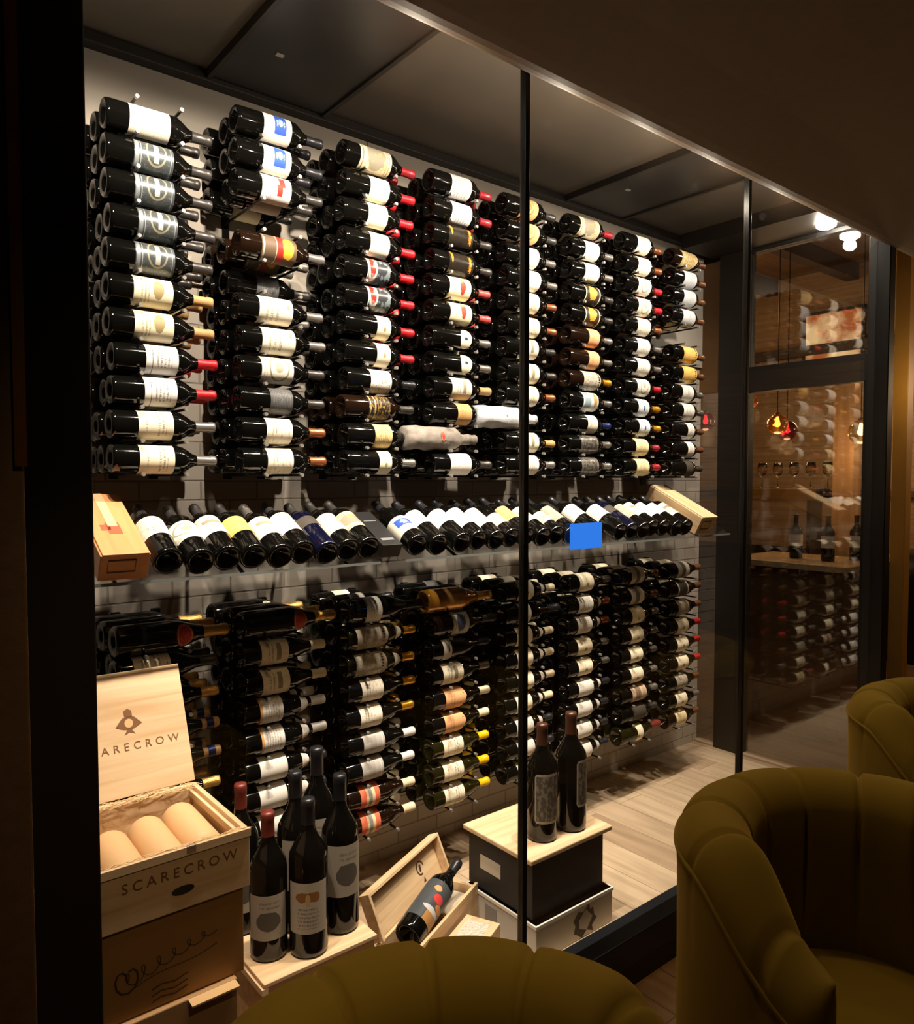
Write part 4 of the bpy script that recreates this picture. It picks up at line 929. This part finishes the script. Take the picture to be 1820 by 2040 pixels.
# pendant lamps
def pendant(x, y, z, r, glassc, glow, lab, strength=14, top=2.0, watts=3.0):
    t = empty('pendant_lamp', (x, y, z), lab, 'lamp', group='pendant lamps in the far room')
    v, f = lathe([(r*math.sin(PI*i/14)*(1.0 if i < 9 else 1.0), -r*math.cos(PI*i/14)) for i in range(0, 13)], 20)
    m, nt, b = new_mat('shade_'+glassc); b.inputs['Base Color'].default_value = lin(glassc); b.inputs['Transmission Weight'].default_value = .75; b.inputs['Roughness'].default_value = .12
    ob('shade', mesh_from('shade', v, f, [m], smooth=True), t)
    v, f = lathe([(0, -.2*r), (.14*r, -.14*r), (.19*r, 0), (.14*r, .15*r), (.07*r, .5*r), (0, .5*r)], 14); ob('bulb', mesh_from('bulb', v, f, [emit('bulb_'+glow, glow, strength)], smooth=True), t, label='glowing bulb')
    ob('cord', mesh_from('cord', *tube([(0, 0, r*.9), (0, 0, top-z)], .004, 6), [M_RAIL]), t)
    v, f = lathe([(0, r*1.15), (.22*r, r*1.15), (.3*r, r*.85), (0, r*.85)], 14); ob('socket_cap', mesh_from('socket_cap', v, f, [flat('brass_cap', '8a6426', .3, .8)], smooth=True), t)
    point('pendant_glow', (x, y, z-r-.06), watts, (1, .58, .26), .06)
pendant(5.0, 1.123, .405, .075, '7a0c20', 'ff6a5a', 'red glass pendant lamp seen through the narrow pane by the back wall', 6, watts=2)
pendant(5.0, .739, .533, .05, 'd08a30', 'ffb455', 'small amber pendant lamp with bare glow, closest to the dark door jamb', 22)
pendant(5.0, .526, .350, .075, 'd08a30', 'ffc060', 'amber glass pendant lamp hanging between the red ones beyond the door', 16)
pendant(5.6, .76, .34, .08, '7a0c20', 'ff6a5a', 'red glass pendant lamp hanging behind the amber one beyond the door', 6, watts=2)
pendant(5.2, .02, .275, .085, 'e8c890', 'ffd28a', 'clear crystal pendant lamp beside the timber post and corner post', 16)
point('far_room_fill', (5.6, 1.6, 1.5), 20, (1, .62, .3), .12)  # fill lights without fixtures, added to brighten the far room
point('far_room_fill', (6.4, -1.1, .7), 34, (1, .68, .38), .12)
point('far_room_fill', (6.3, .9, .5), 12, (1, .68, .38), .1)
# shelf with wine glasses
t = empty('glass_shelf', (5.6, .76, -.13), 'brown wooden shelf with a row of wine glasses beyond the glass door', 'shelf')
box_obj('shelf_board', (-.12, .12, -.30, .42, -.03, 0), M_BEAM, t, .003); box_obj('shelf_front', (-.14, -.12, -.30, .42, -.09, 0.0), flat('shelf_ochre', '7c5a26', .5), t, .002)
for s in (-.25, .37): box_obj('support', (-.10, .10, s, s+.03, -1.62, -.03), M_BEAM, t, .003)
gm = bpy.data.materials.new('wine_glass'); gm.use_nodes = True; gb = gm.node_tree.nodes['Principled BSDF']; gb.inputs['Transmission Weight'].default_value = 1; gb.inputs['Roughness'].default_value = .0; gb.inputs['Base Color'].default_value = (1, .95, .85, 1)
gl = mesh_from('wine_glass', *lathe([(0, 0), (.034, .001), (.033, .004), (.005, .012), (.004, .09), (.012, .10), (.034, .125), (.04, .16), (.034, .21), (.032, .21), (.038, .16), (.032, .128), (0, .105)], 18), [gm], smooth=True)
gd = ['first', 'second', 'third', 'fourth', 'fifth', 'sixth']
for i in range(6):
    ob('wine_glass', gl, None, (5.6, 1.10-i*.135, -.13), (0, 0, 0), f'clear stemmed wine glass on brown shelf, {gd[i]} from the dark door jamb', 'glass', 'wine glasses on the far shelf')
# counter and things on it
t = empty('serving_counter', (4.85, .10, ZR), 'serving counter with pale stone top beyond the glass door', 'counter')
box_obj('counter_top', (-.35, .35, -.30, .55, 1.10, 1.14), flat('stone_pale', 'c2a57c', .35, var=.1, bscale=8), t, .004)
box_obj('counter_body', (-.30, .30, -.26, .50, 0, 1.10), flat('counter_brown', '6b4f2e', .6, var=.2, bscale=5), t, .004)
S['fb'] = ('bord', .09, .17, 'rect', 95, 'white', 'grey', G_DARK, 'dark wine')
for i, (x, y) in enumerate(((4.82, .28), (4.80, .05), (5.0, -.05))):
    place_bottle('fb', Matrix.Translation((x, y, ZR+1.1405)) @ Matrix.Rotation(-1.2, 4, 'Z'), f'dark wine bottle standing on the far stone counter, {gd[i]} from the door jamb', 'bottles on the far counter', 'counter_bottle')
# dark high-backed seat and low partition at the far side of the corner post
t = empty('lounge_chair', (6.1, .0, ZR), 'black rounded lounge chair against the far plank wall beside the corner post', 'chair')
v, f = lathe([(0, .30), (.28, .30), (.33, .36), (.34, .95), (.31, 1.10), (.20, 1.14), (0, 1.14)], 28); ob('backrest', mesh_from('backrest', v, f, [flat('black_leather', '0d0c0c', .4)], smooth=True), t)
for a in (45, 135, 225, 315): ob('leg', CH['l'], t, (.2*math.cos(math.radians(a)), .2*math.sin(math.radians(a)), .10))
t = empty('ochre_column', (5.2, -.238, ZR), 'narrow ochre column glowing in warm light just behind the black corner post', 'column')
box_obj('column_shaft', (-.05, .05, -.055, .035, 0, 3.4), flat('ochre_plaster', 'a87a2a', .5, var=.15, bscale=6), t, .004)
box_obj('column_foot', (-.06, .06, -.065, .045, 0, .15), M_BEAM, t, .004)
point('column_fill', (4.9, -.45, .55), 3.0, (1, .72, .35), .03)  # point light with no fixture, brightens the ochre column
